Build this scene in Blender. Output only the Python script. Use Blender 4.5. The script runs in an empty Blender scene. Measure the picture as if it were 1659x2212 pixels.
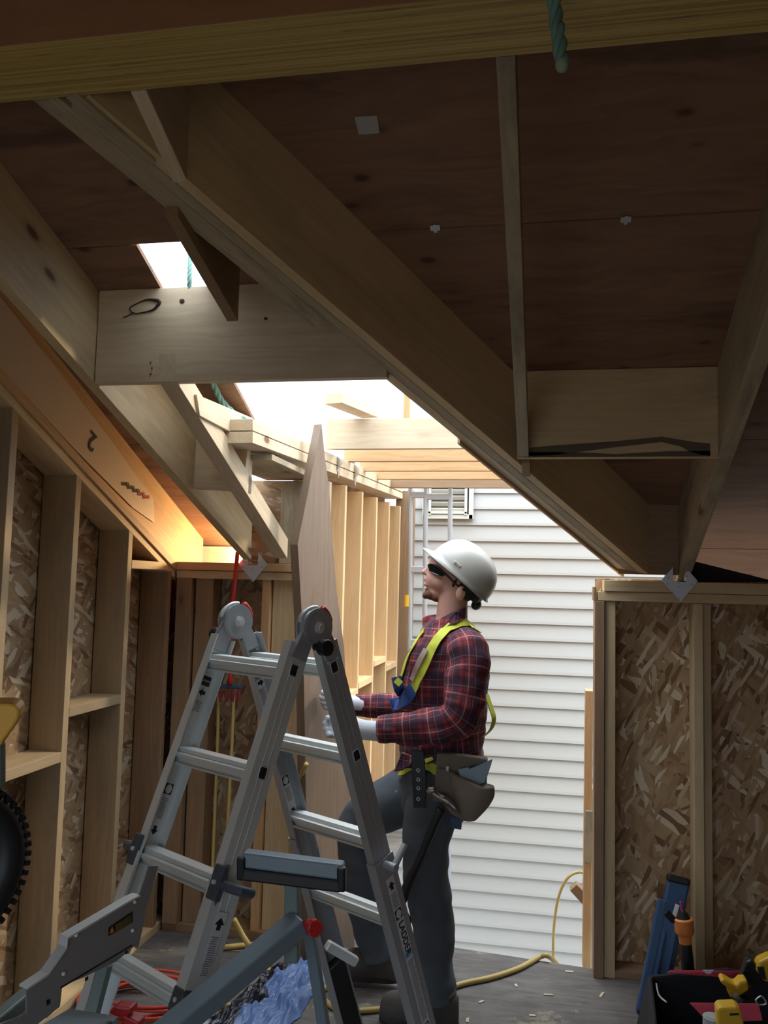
import bpy, bmesh, random
from math import *
from mathutils import Vector as V, Matrix, noise
from mathutils.bvhtree import BVHTree
random.seed(7)
sc = bpy.context.scene
C = sc.collection
# ------------------------------------------------------------------ camera
FPX = 1850.; YAW = radians(11); PIT = radians(4.8); ROL = radians(1.4); EYE = V((0, 0, 1.65))
cf = V((-sin(YAW)*cos(PIT), cos(YAW)*cos(PIT), sin(PIT))); cr0 = V((cos(YAW), sin(YAW), 0)); cu0 = cr0.cross(cf)
cR = cr0*cos(ROL)+cu0*sin(ROL); cU = -cr0*sin(ROL)+cu0*cos(ROL)
cam = bpy.data.objects.new('camera', bpy.data.cameras.new('camera')); C.objects.link(cam)
M = Matrix((cR, cU, -cf)).transposed().to_4x4(); M.translation = EYE
cam.matrix_world = M
cam.data.sensor_fit = 'VERTICAL'; cam.data.sensor_height = 36; cam.data.lens = 36*FPX/2212
cam.data.clip_start = .02
sc.camera = cam
# ------------------------------------------------------------------ world and light
w = bpy.data.worlds.new('sky'); sc.world = w; w.use_nodes = True
bg = w.node_tree.nodes['Background']; nt = w.node_tree; bg.inputs[1].default_value = 7.6
_tc = nt.nodes.new('ShaderNodeTexCoord'); _sp = nt.nodes.new('ShaderNodeSeparateXYZ'); _rp = nt.nodes.new('ShaderNodeValToRGB')   # overcast sky, brightest overhead
nt.links.new(_tc.outputs['Generated'], _sp.inputs[0]); nt.links.new(_sp.outputs[2], _rp.inputs[0]); nt.links.new(_rp.outputs[0], bg.inputs[0])
_e = _rp.color_ramp.elements; _e.new(.35); _e.new(.7)
for _k, (_p, _c) in enumerate(((0., (.135, .16, .20)), (.35, (.26, .30, .35)), (.7, (.50, .56, .62)), (1., (.72, .78, .85)))): _e[_k].position = _p; _e[_k].color = (*_c, 1)
sun = bpy.data.objects.new('sun', bpy.data.lights.new('sun', 'SUN')); C.objects.link(sun)
sun.data.energy = 1.6; sun.data.angle = radians(4); sun.data.color = (1, .86, .66)
sun.rotation_euler = V((-.55, -.22, -.6)).to_track_quat('-Z', 'Y').to_euler()
sc.view_settings.view_transform = 'Standard'; sc.view_settings.look = 'None'
sc.view_settings.exposure = .28; sc.view_settings.gamma = 1
sc.cycles.max_bounces = 10; sc.cycles.diffuse_bounces = 6
try:
    sc.cycles.use_denoising = True
except Exception: pass

def ray(x, y): return cf+cR*((x-829.5)/FPX)-cU*((y-1106)/FPX)
def pln(x, y, n, c):
    d = ray(x, y); n = V(n); return EYE+d*((c-n.dot(EYE))/n.dot(d))
def aX(x, y, c): return pln(x, y, (1, 0, 0), c)
def aY(x, y, c): return pln(x, y, (0, 1, 0), c)
def aZ(x, y, c=0): return pln(x, y, (0, 0, 1), c)
def aD(x, y, d): return EYE+ray(x, y)*d

# ------------------------------------------------------------------ materials
def mat(name, col=(.5, .5, .5), rough=.6, metal=0, spec=None):
    m = bpy.data.materials.new(name); m.use_nodes = True
    b = m.node_tree.nodes['Principled BSDF']
    b.inputs['Base Color'].default_value = (*col, 1); b.inputs['Roughness'].default_value = rough; b.inputs['Metallic'].default_value = metal
    if spec is not None: b.inputs['Specular IOR Level'].default_value = spec
    return m
class NT:
    def __init__(s, m): s.m = m; s.t = m.node_tree; s.b = s.t.nodes['Principled BSDF']
    def n(s, typ, **k):
        nd = s.t.nodes.new('ShaderNode'+typ)
        for a, v in k.items():
            if a.startswith('i_'):
                key = a[2:]; key = int(key) if key.isdigit() else key.replace('_', ' ')
                if isinstance(v, bpy.types.NodeSocket): s.t.links.new(v, nd.inputs[key])
                else: nd.inputs[key].default_value = v
            else: setattr(nd, a, v)
        return nd
    def coord(s, scale=(1, 1, 1), src='Object', rot=(0, 0, 0), rnd=True):
        tc = s.n('TexCoord'); v = tc.outputs[src]
        if rnd:
            oi = s.n('ObjectInfo'); mu = s.n('Math', operation='MULTIPLY', i_0=oi.outputs['Random'], i_1=37.)
            v = s.n('VectorMath', operation='ADD', i_0=v, i_1=mu.outputs[0]).outputs[0]
        return s.n('Mapping', i_Vector=v, i_Scale=scale, i_Rotation=rot).outputs[0]
    def noise(s, v, sc=5., det=4., rough=.55, dist=0.):
        return s.n('TexNoise', i_Vector=v, i_Scale=sc, i_Detail=det, i_Roughness=rough, i_Distortion=dist).outputs[0]
    def ramp(s, f, stops):
        r = s.n('ValToRGB', i_Fac=f); e = r.color_ramp.elements
        while len(e) < len(stops): e.new(.5)
        for i, (p, c) in enumerate(stops): e[i].position = p; e[i].color = (*c, 1) if len(c) == 3 else c
        return r.outputs[0]
    def mix(s, f, a, b, mode='MIX'):
        nd = s.t.nodes.new('ShaderNodeMix'); nd.data_type = 'RGBA'; nd.blend_type = mode
        for k, v in ((0, f), (6, a), (7, b)):
            if isinstance(v, bpy.types.NodeSocket): s.t.links.new(v, nd.inputs[k])
            else: nd.inputs[k].default_value = (*v, 1) if isinstance(v, tuple) and len(v) == 3 else v
        return nd.outputs[2]
    def math(s, op, a, b=0.): return s.n('Math', operation=op, i_0=a, i_1=b).outputs[0]
    def col(s, c): s.t.links.new(c, s.b.inputs['Base Color'])
    def bump(s, h, st=.3, d=.002):
        b = s.n('Bump', i_Height=h, i_Strength=st, i_Distance=d); s.t.links.new(b.outputs[0], s.b.inputs['Normal'])

def lumber(name, light, dark, knot=(.16, .07, .03), stain=0., rough=.62):
    m = mat(name, light, rough); t = NT(m)
    v = t.coord((1, 1, 1))
    warp = t.noise(t.n('Mapping', i_Vector=v, i_Scale=(1.3, 5, 5)).outputs[0], 1.6, 2)
    ws = t.n('VectorMath', operation='SCALE', i_0=t.n('CombineXYZ', i_1=warp, i_2=warp).outputs[0]); ws.inputs['Scale'].default_value = .09
    vv = t.n('VectorMath', operation='ADD', i_0=v, i_1=ws.outputs[0]).outputs[0]
    g = t.noise(t.n('Mapping', i_Vector=vv, i_Scale=(1.2, 60, 60)).outputs[0], 1., 5, .6)
    wv = t.n('TexWave', wave_type='BANDS', bands_direction='Y', i_Vector=t.n('Mapping', i_Vector=vv, i_Scale=(.35, 1, .3)).outputs[0], i_Scale=9., i_Distortion=5., i_Detail=2.).outputs[1]
    c = t.ramp(g, [(.3, dark), (.68, light)])
    c = t.mix(t.math('MULTIPLY', wv, .22), c, dark)
    big = t.noise(t.n('Mapping', i_Vector=v, i_Scale=(1., 2, 2)).outputs[0], 2., 3)
    c = t.mix(t.ramp(big, [(.35, (0, 0, 0)), (.75, (.35, .35, .35))]), c, tuple(x*.72 for x in dark))
    vo = t.n('TexVoronoi', feature='F1', i_Vector=t.n('Mapping', i_Vector=v, i_Scale=(2.2, 5., 5.)).outputs[0], i_Scale=1., i_Randomness=1.)
    kf = t.ramp(vo.outputs['Distance'], [(.0, (1, 1, 1)), (.055, (.95, .95, .95)), (.085, (.25, .25, .25)), (.16, (0, 0, 0))])
    pick = t.n('SeparateColor', i_0=vo.outputs['Color']); pk = t.math('GREATER_THAN', pick.outputs[0], .55)
    c = t.mix(t.math('MULTIPLY', kf, pk), c, knot)
    if stain:
        st = t.noise(t.n('Mapping', i_Vector=v, i_Scale=(1.5, 4, 4)).outputs[0], 1.5, 5, .65)
        c = t.mix(t.ramp(st, [(.5, (0, 0, 0)), (.66, (stain,)*3)]), c, (.12, .115, .1))
    t.col(c); t.bump(g, .25, .001)
    return m
PINE = lumber('pine_lumber', (.72, .55, .32), (.58, .42, .23), stain=.22)
PINEW = lumber('weathered_pine', (.50, .42, .29), (.36, .29, .19), stain=.6)
PINEP = lumber('pale_pine', (.74, .61, .43), (.60, .47, .31), stain=.12)
PINET = lumber('tan_stud_pine', (.43, .31, .18), (.34, .24, .13), stain=.35)
PINEY = lumber('warm_yellow_pine', (.80, .58, .31), (.68, .46, .23), stain=.08)
PINEO = lumber('orange_pine', (.66, .43, .22), (.52, .31, .14))
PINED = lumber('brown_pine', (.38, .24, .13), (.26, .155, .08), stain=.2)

def plywood(name, light, dark):
    m = mat(name, light, .7); t = NT(m); v = t.coord((1, 1, 1))
    wp = t.noise(t.n('Mapping', i_Vector=v, i_Scale=(.7, 3, 3)).outputs[0], 2., 3)
    wc = t.n('VectorMath', operation='SCALE', i_0=t.n('CombineXYZ', i_1=wp).outputs[0]); wc.inputs['Scale'].default_value = .5
    vv = t.n('VectorMath', operation='ADD', i_0=v, i_1=wc.outputs[0]).outputs[0]
    g = t.noise(t.n('Mapping', i_Vector=vv, i_Scale=(1.5, 22, 22)).outputs[0], 1., 5, .6)
    c = t.ramp(g, [(.3, dark), (.7, light)])
    vo = t.n('TexVoronoi', i_Vector=t.n('Mapping', i_Vector=v, i_Scale=(4., 8., 1.)).outputs[0], i_Scale=1.)
    kf = t.ramp(vo.outputs['Distance'], [(0, (1, 1, 1)), (.07, (.8, .8, .8)), (.12, (.15, .15, .15)), (.22, (0, 0, 0))])
    pk = t.math('GREATER_THAN', t.n('SeparateColor', i_0=vo.outputs['Color']).outputs[1], .35)
    c = t.mix(t.math('MULTIPLY', kf, pk), c, (.07, .028, .018))
    st = t.noise(t.n('Mapping', i_Vector=v, i_Scale=(.8, 4, 4)).outputs[0], 1.4, 5, .6)
    c = t.mix(t.ramp(st, [(.54, (0, 0, 0)), (.68, (.75,)*3)]), c, (.07, .045, .035))
    t.col(c); t.bump(g, .2, .001); return m
PLY = plywood('roof_plywood', (.30, .165, .10), (.20, .105, .062))
PLYB = plywood('birch_veneer', (.38, .2, .10), (.30, .15, .075))

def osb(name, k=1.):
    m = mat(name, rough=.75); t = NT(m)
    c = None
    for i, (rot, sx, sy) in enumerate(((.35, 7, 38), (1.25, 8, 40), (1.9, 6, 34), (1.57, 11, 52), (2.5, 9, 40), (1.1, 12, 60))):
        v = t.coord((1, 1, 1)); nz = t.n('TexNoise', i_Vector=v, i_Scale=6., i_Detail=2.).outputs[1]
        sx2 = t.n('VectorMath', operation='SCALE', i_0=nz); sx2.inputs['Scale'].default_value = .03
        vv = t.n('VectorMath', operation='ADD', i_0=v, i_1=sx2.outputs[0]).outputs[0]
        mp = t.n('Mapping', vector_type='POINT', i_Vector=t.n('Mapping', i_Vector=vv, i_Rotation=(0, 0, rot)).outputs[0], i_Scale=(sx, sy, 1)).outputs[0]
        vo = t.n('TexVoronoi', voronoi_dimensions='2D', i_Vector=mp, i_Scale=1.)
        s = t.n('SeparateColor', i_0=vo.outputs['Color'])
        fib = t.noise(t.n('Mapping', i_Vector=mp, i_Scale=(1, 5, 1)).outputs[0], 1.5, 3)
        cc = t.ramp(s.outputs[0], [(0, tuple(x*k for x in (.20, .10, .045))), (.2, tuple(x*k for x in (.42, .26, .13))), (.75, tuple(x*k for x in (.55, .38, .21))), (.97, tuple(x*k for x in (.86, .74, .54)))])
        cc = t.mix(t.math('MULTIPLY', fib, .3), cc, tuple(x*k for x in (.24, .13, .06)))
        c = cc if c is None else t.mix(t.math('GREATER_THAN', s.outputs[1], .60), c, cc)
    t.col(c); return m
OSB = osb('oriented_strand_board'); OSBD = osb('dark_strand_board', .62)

def lvl():
    m = mat('laminated_beam_edge', rough=.6); t = NT(m); v = t.coord((1, 1, 1))
    wv = t.noise(t.n('Mapping', i_Vector=v, i_Scale=(.5, 130, 0)).outputs[0], 1., 3)
    f = t.noise(t.n('Mapping', i_Vector=v, i_Scale=(6, 90, 1)).outputs[0], 1., 5)
    c = t.ramp(wv, [(.3, (.27, .18, .045)), (.5, (.47, .34, .10)), (.7, (.58, .44, .15))])
    c = t.mix(t.ramp(f, [(.62, (0, 0, 0)), (.72, (.8,)*3)]), c, (.17, .1, .03))
    t.col(c); return m
LVL = lvl()
def floor_mat():
    m = mat('dusty_plywood_floor', rough=.8); t = NT(m); v = t.coord((1, 1, 1), rnd=False)
    n1 = t.noise(v, 3.5, 7, .62); n2 = t.noise(t.n('Mapping', i_Vector=v, i_Scale=(2, 14, 1)).outputs[0], 1.5, 6, .6, 1.2)
    c = t.ramp(n2, [(.3, (.07, .065, .06)), (.55, (.125, .115, .105)), (.75, (.19, .175, .155))])
    c = t.mix(t.ramp(n1, [(.45, (0, 0, 0)), (.7, (.6,)*3)]), c, (.21, .195, .175))
    n3 = t.noise(v, 2.1, 8, .7)
    c = t.mix(t.ramp(n3, [(.60, (0, 0, 0)), (.63, (.8,)*3)]), c, (.30, .26, .19))
    t.col(c); t.bump(n1, .3, .003); return m
FLOOR = floor_mat()
def metal(name, col, r=.36, br=True, m_=1.):
    m = mat(name, col, r, m_); t = NT(m)
    if br:
        v = t.coord((1, 1, 1)); n = t.noise(t.n('Mapping', i_Vector=v, i_Scale=(3, 160, 160)).outputs[0], 1., 3); n2 = t.noise(v, 9., 5)
        t.col(t.mix(t.math('MULTIPLY', n2, .5), col, tuple(x*.72 for x in col)))
        t.t.links.new(t.math('MULTIPLY_ADD', n, .25) if 0 else t.math('ADD', t.math('MULTIPLY', n, .3), r-.12), t.b.inputs['Roughness'])
    return m
ALU = metal('brushed_aluminium', (.80, .84, .82), .42, True, .3); ALUD = metal('dull_aluminium', (.46, .48, .50), .5, True, .3)
GALV = metal('galvanized_steel', (.68, .7, .72), .4)
STEELB = metal('blue_grey_painted_steel', (.24, .31, .35), .42, True, .15)
STEELG = metal('green_grey_painted_steel', (.22, .29, .27), .5, True, .1)
PLATE = metal('grey_pressed_steel', (.36, .36, .35), .42, True, .3)
BLK = mat('black_plastic', (.012, .013, .015), .45); RUB = mat('black_rubber', (.016, .017, .02), .5)
GREYP = mat('slate_grey_plastic', (.075, .09, .105), .5)
RED = mat('red_plastic', (.55, .02, .02), .4); REDT = mat('red_fabric', (.28, .012, .035), .8)
YEL = mat('tool_yellow_plastic', (.72, .43, .02), .45); YELO = mat('amber_yellow_plastic', (.8, .42, .03), .45)
ORG = mat('orange_plastic', (.8, .26, .06), .45); BLU = mat('navy_blue_plastic', (.03, .075, .16), .5)
WHT = mat('white_label', (.72, .72, .72), .5); INK = mat('black_ink', (.015, .015, .017), .6); LBLUE = mat('light_blue_ink', (.2, .45, .62), .6)
HOSE = mat('yellow_hose', (.52, .38, .12), .5); REDH = mat('red_cord', (.55, .06, .03), .5)
VINYL = mat('cream_vinyl_siding', (.48, .465, .425), .5); VENT = mat('cream_vent_plastic', (.66, .64, .54), .5)
PAPER = mat('kraft_wrap', (.66, .55, .42), .45)
BLACKF = mat('black_roofing_felt', (.012, .013, .015), .9)

# ------------------------------------------------------------------ object helpers
WM = {}
def link(o, parent=None, frame=None):
    C.objects.link(o); frame = frame or Matrix(); WM[o.name] = frame
    if parent: o.parent = parent; o.matrix_basis = WM[parent.name].inverted() @ frame
    else: o.matrix_basis = frame
    return o
def tag(o, label=None, cat=None, group=None, kind=None):
    if label: o['label'] = label
    if cat: o['category'] = cat
    if group: o['group'] = group
    if kind: o['kind'] = kind
    return o
def empty(name, loc, label, cat, group=None):
    o = bpy.data.objects.new(name, None); o.empty_display_size = .1; link(o, None, Matrix.Translation(V(loc)))
    return tag(o, label, cat, group)
def mk(name, vs, fs, m, parent=None, frame=None, smooth=False, bevel=0, mids=None, uvs=None):
    """vs are world points; frame gives the object's own axes"""
    vs = [V(v) for v in vs]
    if frame is None:
        frame = Matrix.Translation(V((sum(v.x for v in vs)/len(vs), sum(v.y for v in vs)/len(vs), min(v.z for v in vs))))
    inv = frame.inverted(); me = bpy.data.meshes.new(name)
    me.from_pydata([inv @ v for v in vs], [], fs)
    for mm in (m if isinstance(m, (list, tuple)) else [m]): me.materials.append(mm)
    if mids: me.polygons.foreach_set('material_index', mids)
    if smooth: me.polygons.foreach_set('use_smooth', [True]*len(fs))
    if uvs:
        uv = me.uv_layers.new(name='uv')
        for l in me.loops: uv.data[l.index].uv = uvs[l.vertex_index]
    bm = bmesh.new(); bm.from_mesh(me); bmesh.ops.recalc_face_normals(bm, faces=bm.faces); bm.to_mesh(me); bm.free()
    o = bpy.data.objects.new(name, me); link(o, parent, frame)
    if bevel:
        b = o.modifiers.new('bevel', 'BEVEL'); b.width = bevel; b.segments = 2; b.limit_method = 'ANGLE'
    return o
def frame_of(x, z, o):
    x = V(x).normalized(); z = V(z); z = (z-x*z.dot(x)).normalized(); y = z.cross(x)
    f = Matrix((x, y, z)).transposed().to_4x4(); f.translation = V(o); return f
def slab(name, pts, th, m, parent=None, grain=None, bevel=.0015, mids=None):
    """polygon of world points pushed along th"""
    pts = [V(p) for p in pts]; th = V(th); n = len(pts)
    vs = pts+[p+th for p in pts]
    fs = [list(range(n)), list(range(n, 2*n))]+[[i, (i+1) % n, (i+1) % n+n, i+n] for i in range(n)]
    g = V(grain) if grain is not None else pts[1]-pts[0]
    return mk(name, vs, fs, m, parent, frame_of(g, th, pts[0]), bevel=bevel, mids=mids)
def board(name, a, b, wv, tv, m, parent=None, bevel=.002):
    """straight board: centre line a-b, full width vector wv, full thickness vector tv"""
    a, b, wv, tv = V(a), V(b), V(wv), V(tv)
    return slab(name, [a-wv/2-tv/2, b-wv/2-tv/2, b+wv/2-tv/2, a+wv/2-tv/2], tv, m, parent, b-a, bevel)
class MB:
    def __init__(s): s.v = []; s.f = []; s.m = []; s.uv = []
    def add(s, vs, fs, mi=0):
        k = len(s.v); s.v += [V(v) for v in vs]; s.f += [[i+k for i in f] for f in fs]; s.m += [mi]*len(fs)
    def box(s, c, size, R=None, mi=0):
        R = R or Matrix.Identity(3); c = V(c); vs = []
        for x in (-.5, .5):
            for y in (-.5, .5):
                for z in (-.5, .5): vs.append(c+R @ V((x*size[0], y*size[1], z*size[2])))
        s.add(vs, [[0, 1, 3, 2], [4, 6, 7, 5], [0, 4, 5, 1], [2, 3, 7, 6], [0, 2, 6, 4], [1, 5, 7, 3]], mi)
    def prism(s, pts, th, mi=0):
        pts = [V(p) for p in pts]; n = len(pts); th = V(th)
        s.add(pts+[p+th for p in pts], [list(range(n)), list(range(n, 2*n))]+[[i, (i+1) % n, (i+1) % n+n, i+n] for i in range(n)], mi)
    def tube(s, pts, r, seg=10, mi=0, close=True, rfun=None):
        pts = [V(p) for p in pts]; n = len(pts); vs = []; t0 = (pts[1]-pts[0]).normalized()
        nx = t0.orthogonal().normalized(); fs = []
        for i, p in enumerate(pts):
            t = (pts[min(i+1, n-1)]-pts[max(i-1, 0)]).normalized(); nx = (nx-t*nx.dot(t)).normalized(); ny = t.cross(nx)
            rr = r[i] if isinstance(r, (list, tuple)) else r
            for k in range(seg):
                a = 2*pi*k/seg; q = rr*(rfun(i, a) if rfun else 1); vs.append(p+(nx*cos(a)+ny*sin(a))*q)
        for i in range(n-1):
            for k in range(seg): fs.append([i*seg+k, i*seg+(k+1) % seg, (i+1)*seg+(k+1) % seg, (i+1)*seg+k])
        if close: fs += [list(range(seg)), list(range((n-1)*seg, n*seg))]
        s.add(vs, fs, mi)
    def cyl(s, a, b, r, seg=20, mi=0): s.tube([a, b], r, seg, mi)
    def ell(s, c, r, R=None, mi=0, nu=16, nv=10):
        R = R or Matrix.Identity(3); c = V(c); vs = [c+R @ V((0, 0, r[2]))]
        for j in range(1, nv):
            for i in range(nu):
                a = 2*pi*i/nu; b = pi*j/nv; vs.append(c+R @ V((r[0]*sin(b)*cos(a), r[1]*sin(b)*sin(a), r[2]*cos(b))))
        vs.append(c+R @ V((0, 0, -r[2]))); L = len(vs)-1; fs = [[0, 1+i, 1+(i+1) % nu] for i in range(nu)]
        for j in range(nv-2):
            for i in range(nu): fs.append([1+j*nu+i, 1+(j+1)*nu+i, 1+(j+1)*nu+(i+1) % nu, 1+j*nu+(i+1) % nu])
        fs += [[L, 1+(nv-2)*nu+(i+1) % nu, 1+(nv-2)*nu+i] for i in range(nu)]
        s.add(vs, fs, mi)
    def build(s, name, m, parent=None, frame=None, smooth=False, bevel=0, auto=False, remesh=0, sm=0):
        o = mk(name, s.v, s.f, m, parent, frame, smooth or auto, bevel, s.m)
        if remesh:
            r = o.modifiers.new('r', 'REMESH'); r.mode = 'VOXEL'; r.voxel_size = remesh; r.use_smooth_shade = True
            if sm: q = o.modifiers.new('s', 'SMOOTH'); q.iterations = sm; q.factor = .6
        if auto:
            for i, p in enumerate(o.data.polygons): pass
            o.data.set_sharp_from_angle(angle=radians(35))
        return o
def crv(pts, n=6):
    pts = [V(p) for p in pts]; out = []
    for i in range(len(pts)-1):
        p0 = pts[max(i-1, 0)]; p1 = pts[i]; p2 = pts[i+1]; p3 = pts[min(i+2, len(pts)-1)]
        for k in range(n):
            t = k/n; out.append(.5*((2*p1)+(p2-p0)*t+(2*p0-5*p1+4*p2-p3)*t*t+(3*p1-p0-3*p2+p3)*t**3))
    out.append(pts[-1]); return out
def text(s, size, o, x, y, m, parent, name='lettering', depth=.0004, align='CENTER'):
    cu = bpy.data.curves.new('t', 'FONT'); cu.body = s; cu.size = size; cu.extrude = depth; cu.offset = size*.015; cu.align_x = align; cu.align_y = 'CENTER'
    tmp = bpy.data.objects.new('t', cu); C.objects.link(tmp)
    dg = bpy.context.evaluated_depsgraph_get(); me = bpy.data.meshes.new_from_object(tmp.evaluated_get(dg))
    bpy.data.objects.remove(tmp); me.name = name; me.materials.clear(); me.materials.append(m)
    o2 = bpy.data.objects.new(name, me); x = V(x).normalized(); y = V(y).normalized()
    f = Matrix((x, y, x.cross(y))).transposed().to_4x4(); f.translation = V(o); return link(o2, parent, f)

# ------------------------------------------------------------------ room numbers
SL = tan(radians(22.8)); ZT = 1.724; RD = .31; YW = 3.92
def zr(y, off=0.): return ZT+SL*(YW-y)+off            # underside of rafters; off=RD gives underside of sheathing
def rpt(x, y, off=0.): return V((x, y, zr(y, off)))
def roofp(px, py, off=0.): return pln(px, py, (0, SL, 1), ZT+SL*YW+off)
XL = -1.79
def vx(y): return -.797+(y-1.918)*.6137

# ------------------------------------------------------------------ structure
struct = lambda o: tag(o, kind='structure')
struct(slab('floor', [(-2.1, -1.6, 0), (-1.2, -1.6, 0), (1.9, -1.6, 0), (1.9, 4.0, 0), (.2, 4.0, 0), (-.85, 4.12, 0), (-.9, 6.4, 0), (-2.1, 6.4, 0)], (0, 0, -.03), FLOOR, grain=(1, 0, 0)))
# near-side roof slope above the viewer, and roof sheets of the far slope
SHT = (0, 0, .016)
zr0 = zr(1.53, RD)
struct(slab('ceiling', [(-2.1, 1.53, zr0), (1.9, 1.53, zr0), (1.9, -1.3, zr0-SL*2.83), (-2.1, -1.3, zr0-SL*2.83)], SHT, PLY))
def sheet(pts, label=None):
    return struct(slab('ceiling', [rpt(x, y, RD+.001) for x, y in pts], SHT, PLY, grain=(1, 0, 0), bevel=0))
G = .003
sheet([(-2.1, 1.53), (1.9, 1.53), (1.9, 2.385-G), (-2.1, 2.385-G)])
sheet([(-2.1, 2.385+G), (-1.268, 2.385+G), (-1.268, 2.7), (-1.19, 2.7), (-1.19, 3.447-G), (-2.1, 3.447-G)])
sheet([(-1.104, 2.385+G), (vx(2.385)-.105, 2.385+G), (vx(2.62)-.105, 2.62), (-1.104, 2.62)])
sheet([(vx(2.385)-.1, 2.385+G), (1.9, 2.385+G), (1.9, 3.447-G), (vx(3.447)-.1, 3.447-G)])
sheet([(-2.1, 3.447+G), (-1.36, 3.447+G), (-1.36, 4.342-G), (-2.1, 4.342-G)])
sheet([(vx(3.447)-.1, 3.447+G), (1.9, 3.447+G), (1.9, 4.342-G), (vx(4.342)-.1, 4.342-G)])
sheet([(-2.1, 4.342+G), (-1.36, 4.342+G), (-1.36, 4.62), (-2.1, 4.62)])
sheet([(vx(4.342)-.1, 4.342+G), (1.9, 4.342+G), (1.9, 4.8), (vx(4.342)-.1, 4.8)])
for yy in (2.385, 3.447, 4.342):
    for x0, x1 in ((-2.1, -1.28 if yy < 3 else -1.37), (vx(yy)-.1, 7.)):
        struct(slab('seam_light_block', [rpt(x0, yy-.06, RD+.022), rpt(x1, yy-.06, RD+.022), rpt(x1, yy+.06, RD+.022), rpt(x0, yy+.06, RD+.022)], (0, 0, .004), BLACKF, bevel=0))  # added black strips above the sheets, blocking daylight leaks through the seams
# walls: sheathing panels of strand board
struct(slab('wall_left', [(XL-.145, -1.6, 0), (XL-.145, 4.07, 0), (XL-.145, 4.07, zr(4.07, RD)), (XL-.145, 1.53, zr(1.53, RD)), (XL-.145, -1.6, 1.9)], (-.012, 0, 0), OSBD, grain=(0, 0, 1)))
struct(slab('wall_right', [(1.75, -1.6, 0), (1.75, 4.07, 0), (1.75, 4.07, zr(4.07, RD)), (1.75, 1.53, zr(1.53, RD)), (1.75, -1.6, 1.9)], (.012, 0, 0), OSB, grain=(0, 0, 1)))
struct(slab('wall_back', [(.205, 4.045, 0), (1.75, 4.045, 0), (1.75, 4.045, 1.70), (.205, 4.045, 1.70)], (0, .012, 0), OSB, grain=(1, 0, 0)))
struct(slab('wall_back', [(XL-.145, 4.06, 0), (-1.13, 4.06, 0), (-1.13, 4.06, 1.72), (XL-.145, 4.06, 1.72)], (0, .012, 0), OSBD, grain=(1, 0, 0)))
struct(slab('wall_dormer', [(-1.24, 4.06, 0), (-1.24, 6.4, 0), (-1.24, 6.4, 2.3), (-1.24, 4.06, 2.3)], (-.012, 0, 0), PLYB, grain=(0, 0, 1)))
struct(slab('wall_rear', [(-2.1, -1.3, 0), (-1.8, -1.3, 0), (-1.8, -1.3, 2.15), (.1, -1.3, 2.15), (.1, -1.3, 0), (1.9, -1.3, 0), (1.9, -1.3, 2.6), (-2.1, -1.3, 2.6)], (0, -.012, 0), OSB, grain=(1, 0, 0)))
struct(slab('ground', [(-30, -30, -2.8), (30, -30, -2.8), (30, 30, -2.8), (-30, 30, -2.8)], (0, 0, -.05), mat('bare_ground', (.16, .14, .11), .9), bevel=0))
struct(slab('roof_right', [rpt(1.9, 1.53, RD), rpt(7, 1.53, RD), rpt(7, 4.8, RD), rpt(1.9, 4.8, RD)], SHT, PLY, bevel=0))
# neighbouring house wall: lapped vinyl siding
def siding():
    b = MB(); y0 = 6.62; lap = .124; z = -1.6; x0, x1 = -1.6, 5.2
    prof = []
    while z < 2.7:
        prof += [(y0-.020, z), (y0-.018, z+.012), (y0-.003, z+.06), (y0-.001, z+.062), (y0-.014, z+.0625), (y0-.012, z+.07), (y0, z+lap-.001)] if 0 else [(y0-.018, z), (y0-.0165, z+.02), (y0, z+lap-.001)]
        z += lap
    n = len(prof); vs = [V((x0, y, zz)) for y, zz in prof]+[V((x1, y, zz)) for y, zz in prof]
    b.add(vs, [[i, i+1, n+i+1, n+i] for i in range(n-1)])
    return b.build('wall_neighbour', VINYL)
struct(siding())
# ridge beam
rb = slab('ridge_beam', [(-2.0, 1.435, 2.69), (1.8, 1.435, 2.69), (1.8, 1.617, 2.69), (-2.0, 1.617, 2.69)], (0, 0, .33), [LVL, PLYB], grain=(1, 0, 0), bevel=.003, mids=[0, 0, 1, 1, 1, 1])
tag(rb, 'thick yellowish laminated ridge beam crossing the very top of the picture', 'beam')

# rafters that run straight down the slope: x position, y range
def rafter(name, x, y0, y1, m, label, cat='rafter', depth=RD, off=0., t=.038, tailz=None, group=None):
    p = [rpt(x, y0, off), rpt(x, y1, off), rpt(x, y1, off+depth), rpt(x, y0, off+depth)]
    if tailz: p = [rpt(x, y0, off), rpt(x, YW-.01, off), V((x, y1, tailz)), rpt(x, y1, off+depth), rpt(x, y0, off+depth)]
    return tag(slab(name, p, (t, 0, 0), m, grain=(0, 1, -SL)), label, cat, group)
def slopeboard(name, a, b, depth, m, label, cat='rafter', t=.038):
    a, b = V(a), V(b); s = (b-a); s.z = 0; s.normalize(); sd = V((s.y, -s.x, 0))*t
    return tag(slab(name, [a, b, b+V((0, 0, depth)), a+V((0, 0, depth))], sd, m, grain=b-a), label, cat)
rafter('rafter', .555, 1.62, 4.0, PINEW, 'grey-edged common rafter at the right edge, running down to the metal bracket', t=.05)
slopeboard('rafter', rpt(-1.565, 1.62), rpt(-1.385, 3.86), RD, PINE, 'broad pale rafter on the left ending at the metal bracket by the red strap', t=-.04)
rafter('rafter', -1.86, 1.62, 4.32, PINEO, 'paper-wrapped gable rafter lying against the sloping left wall plate', t=.038)
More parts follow.
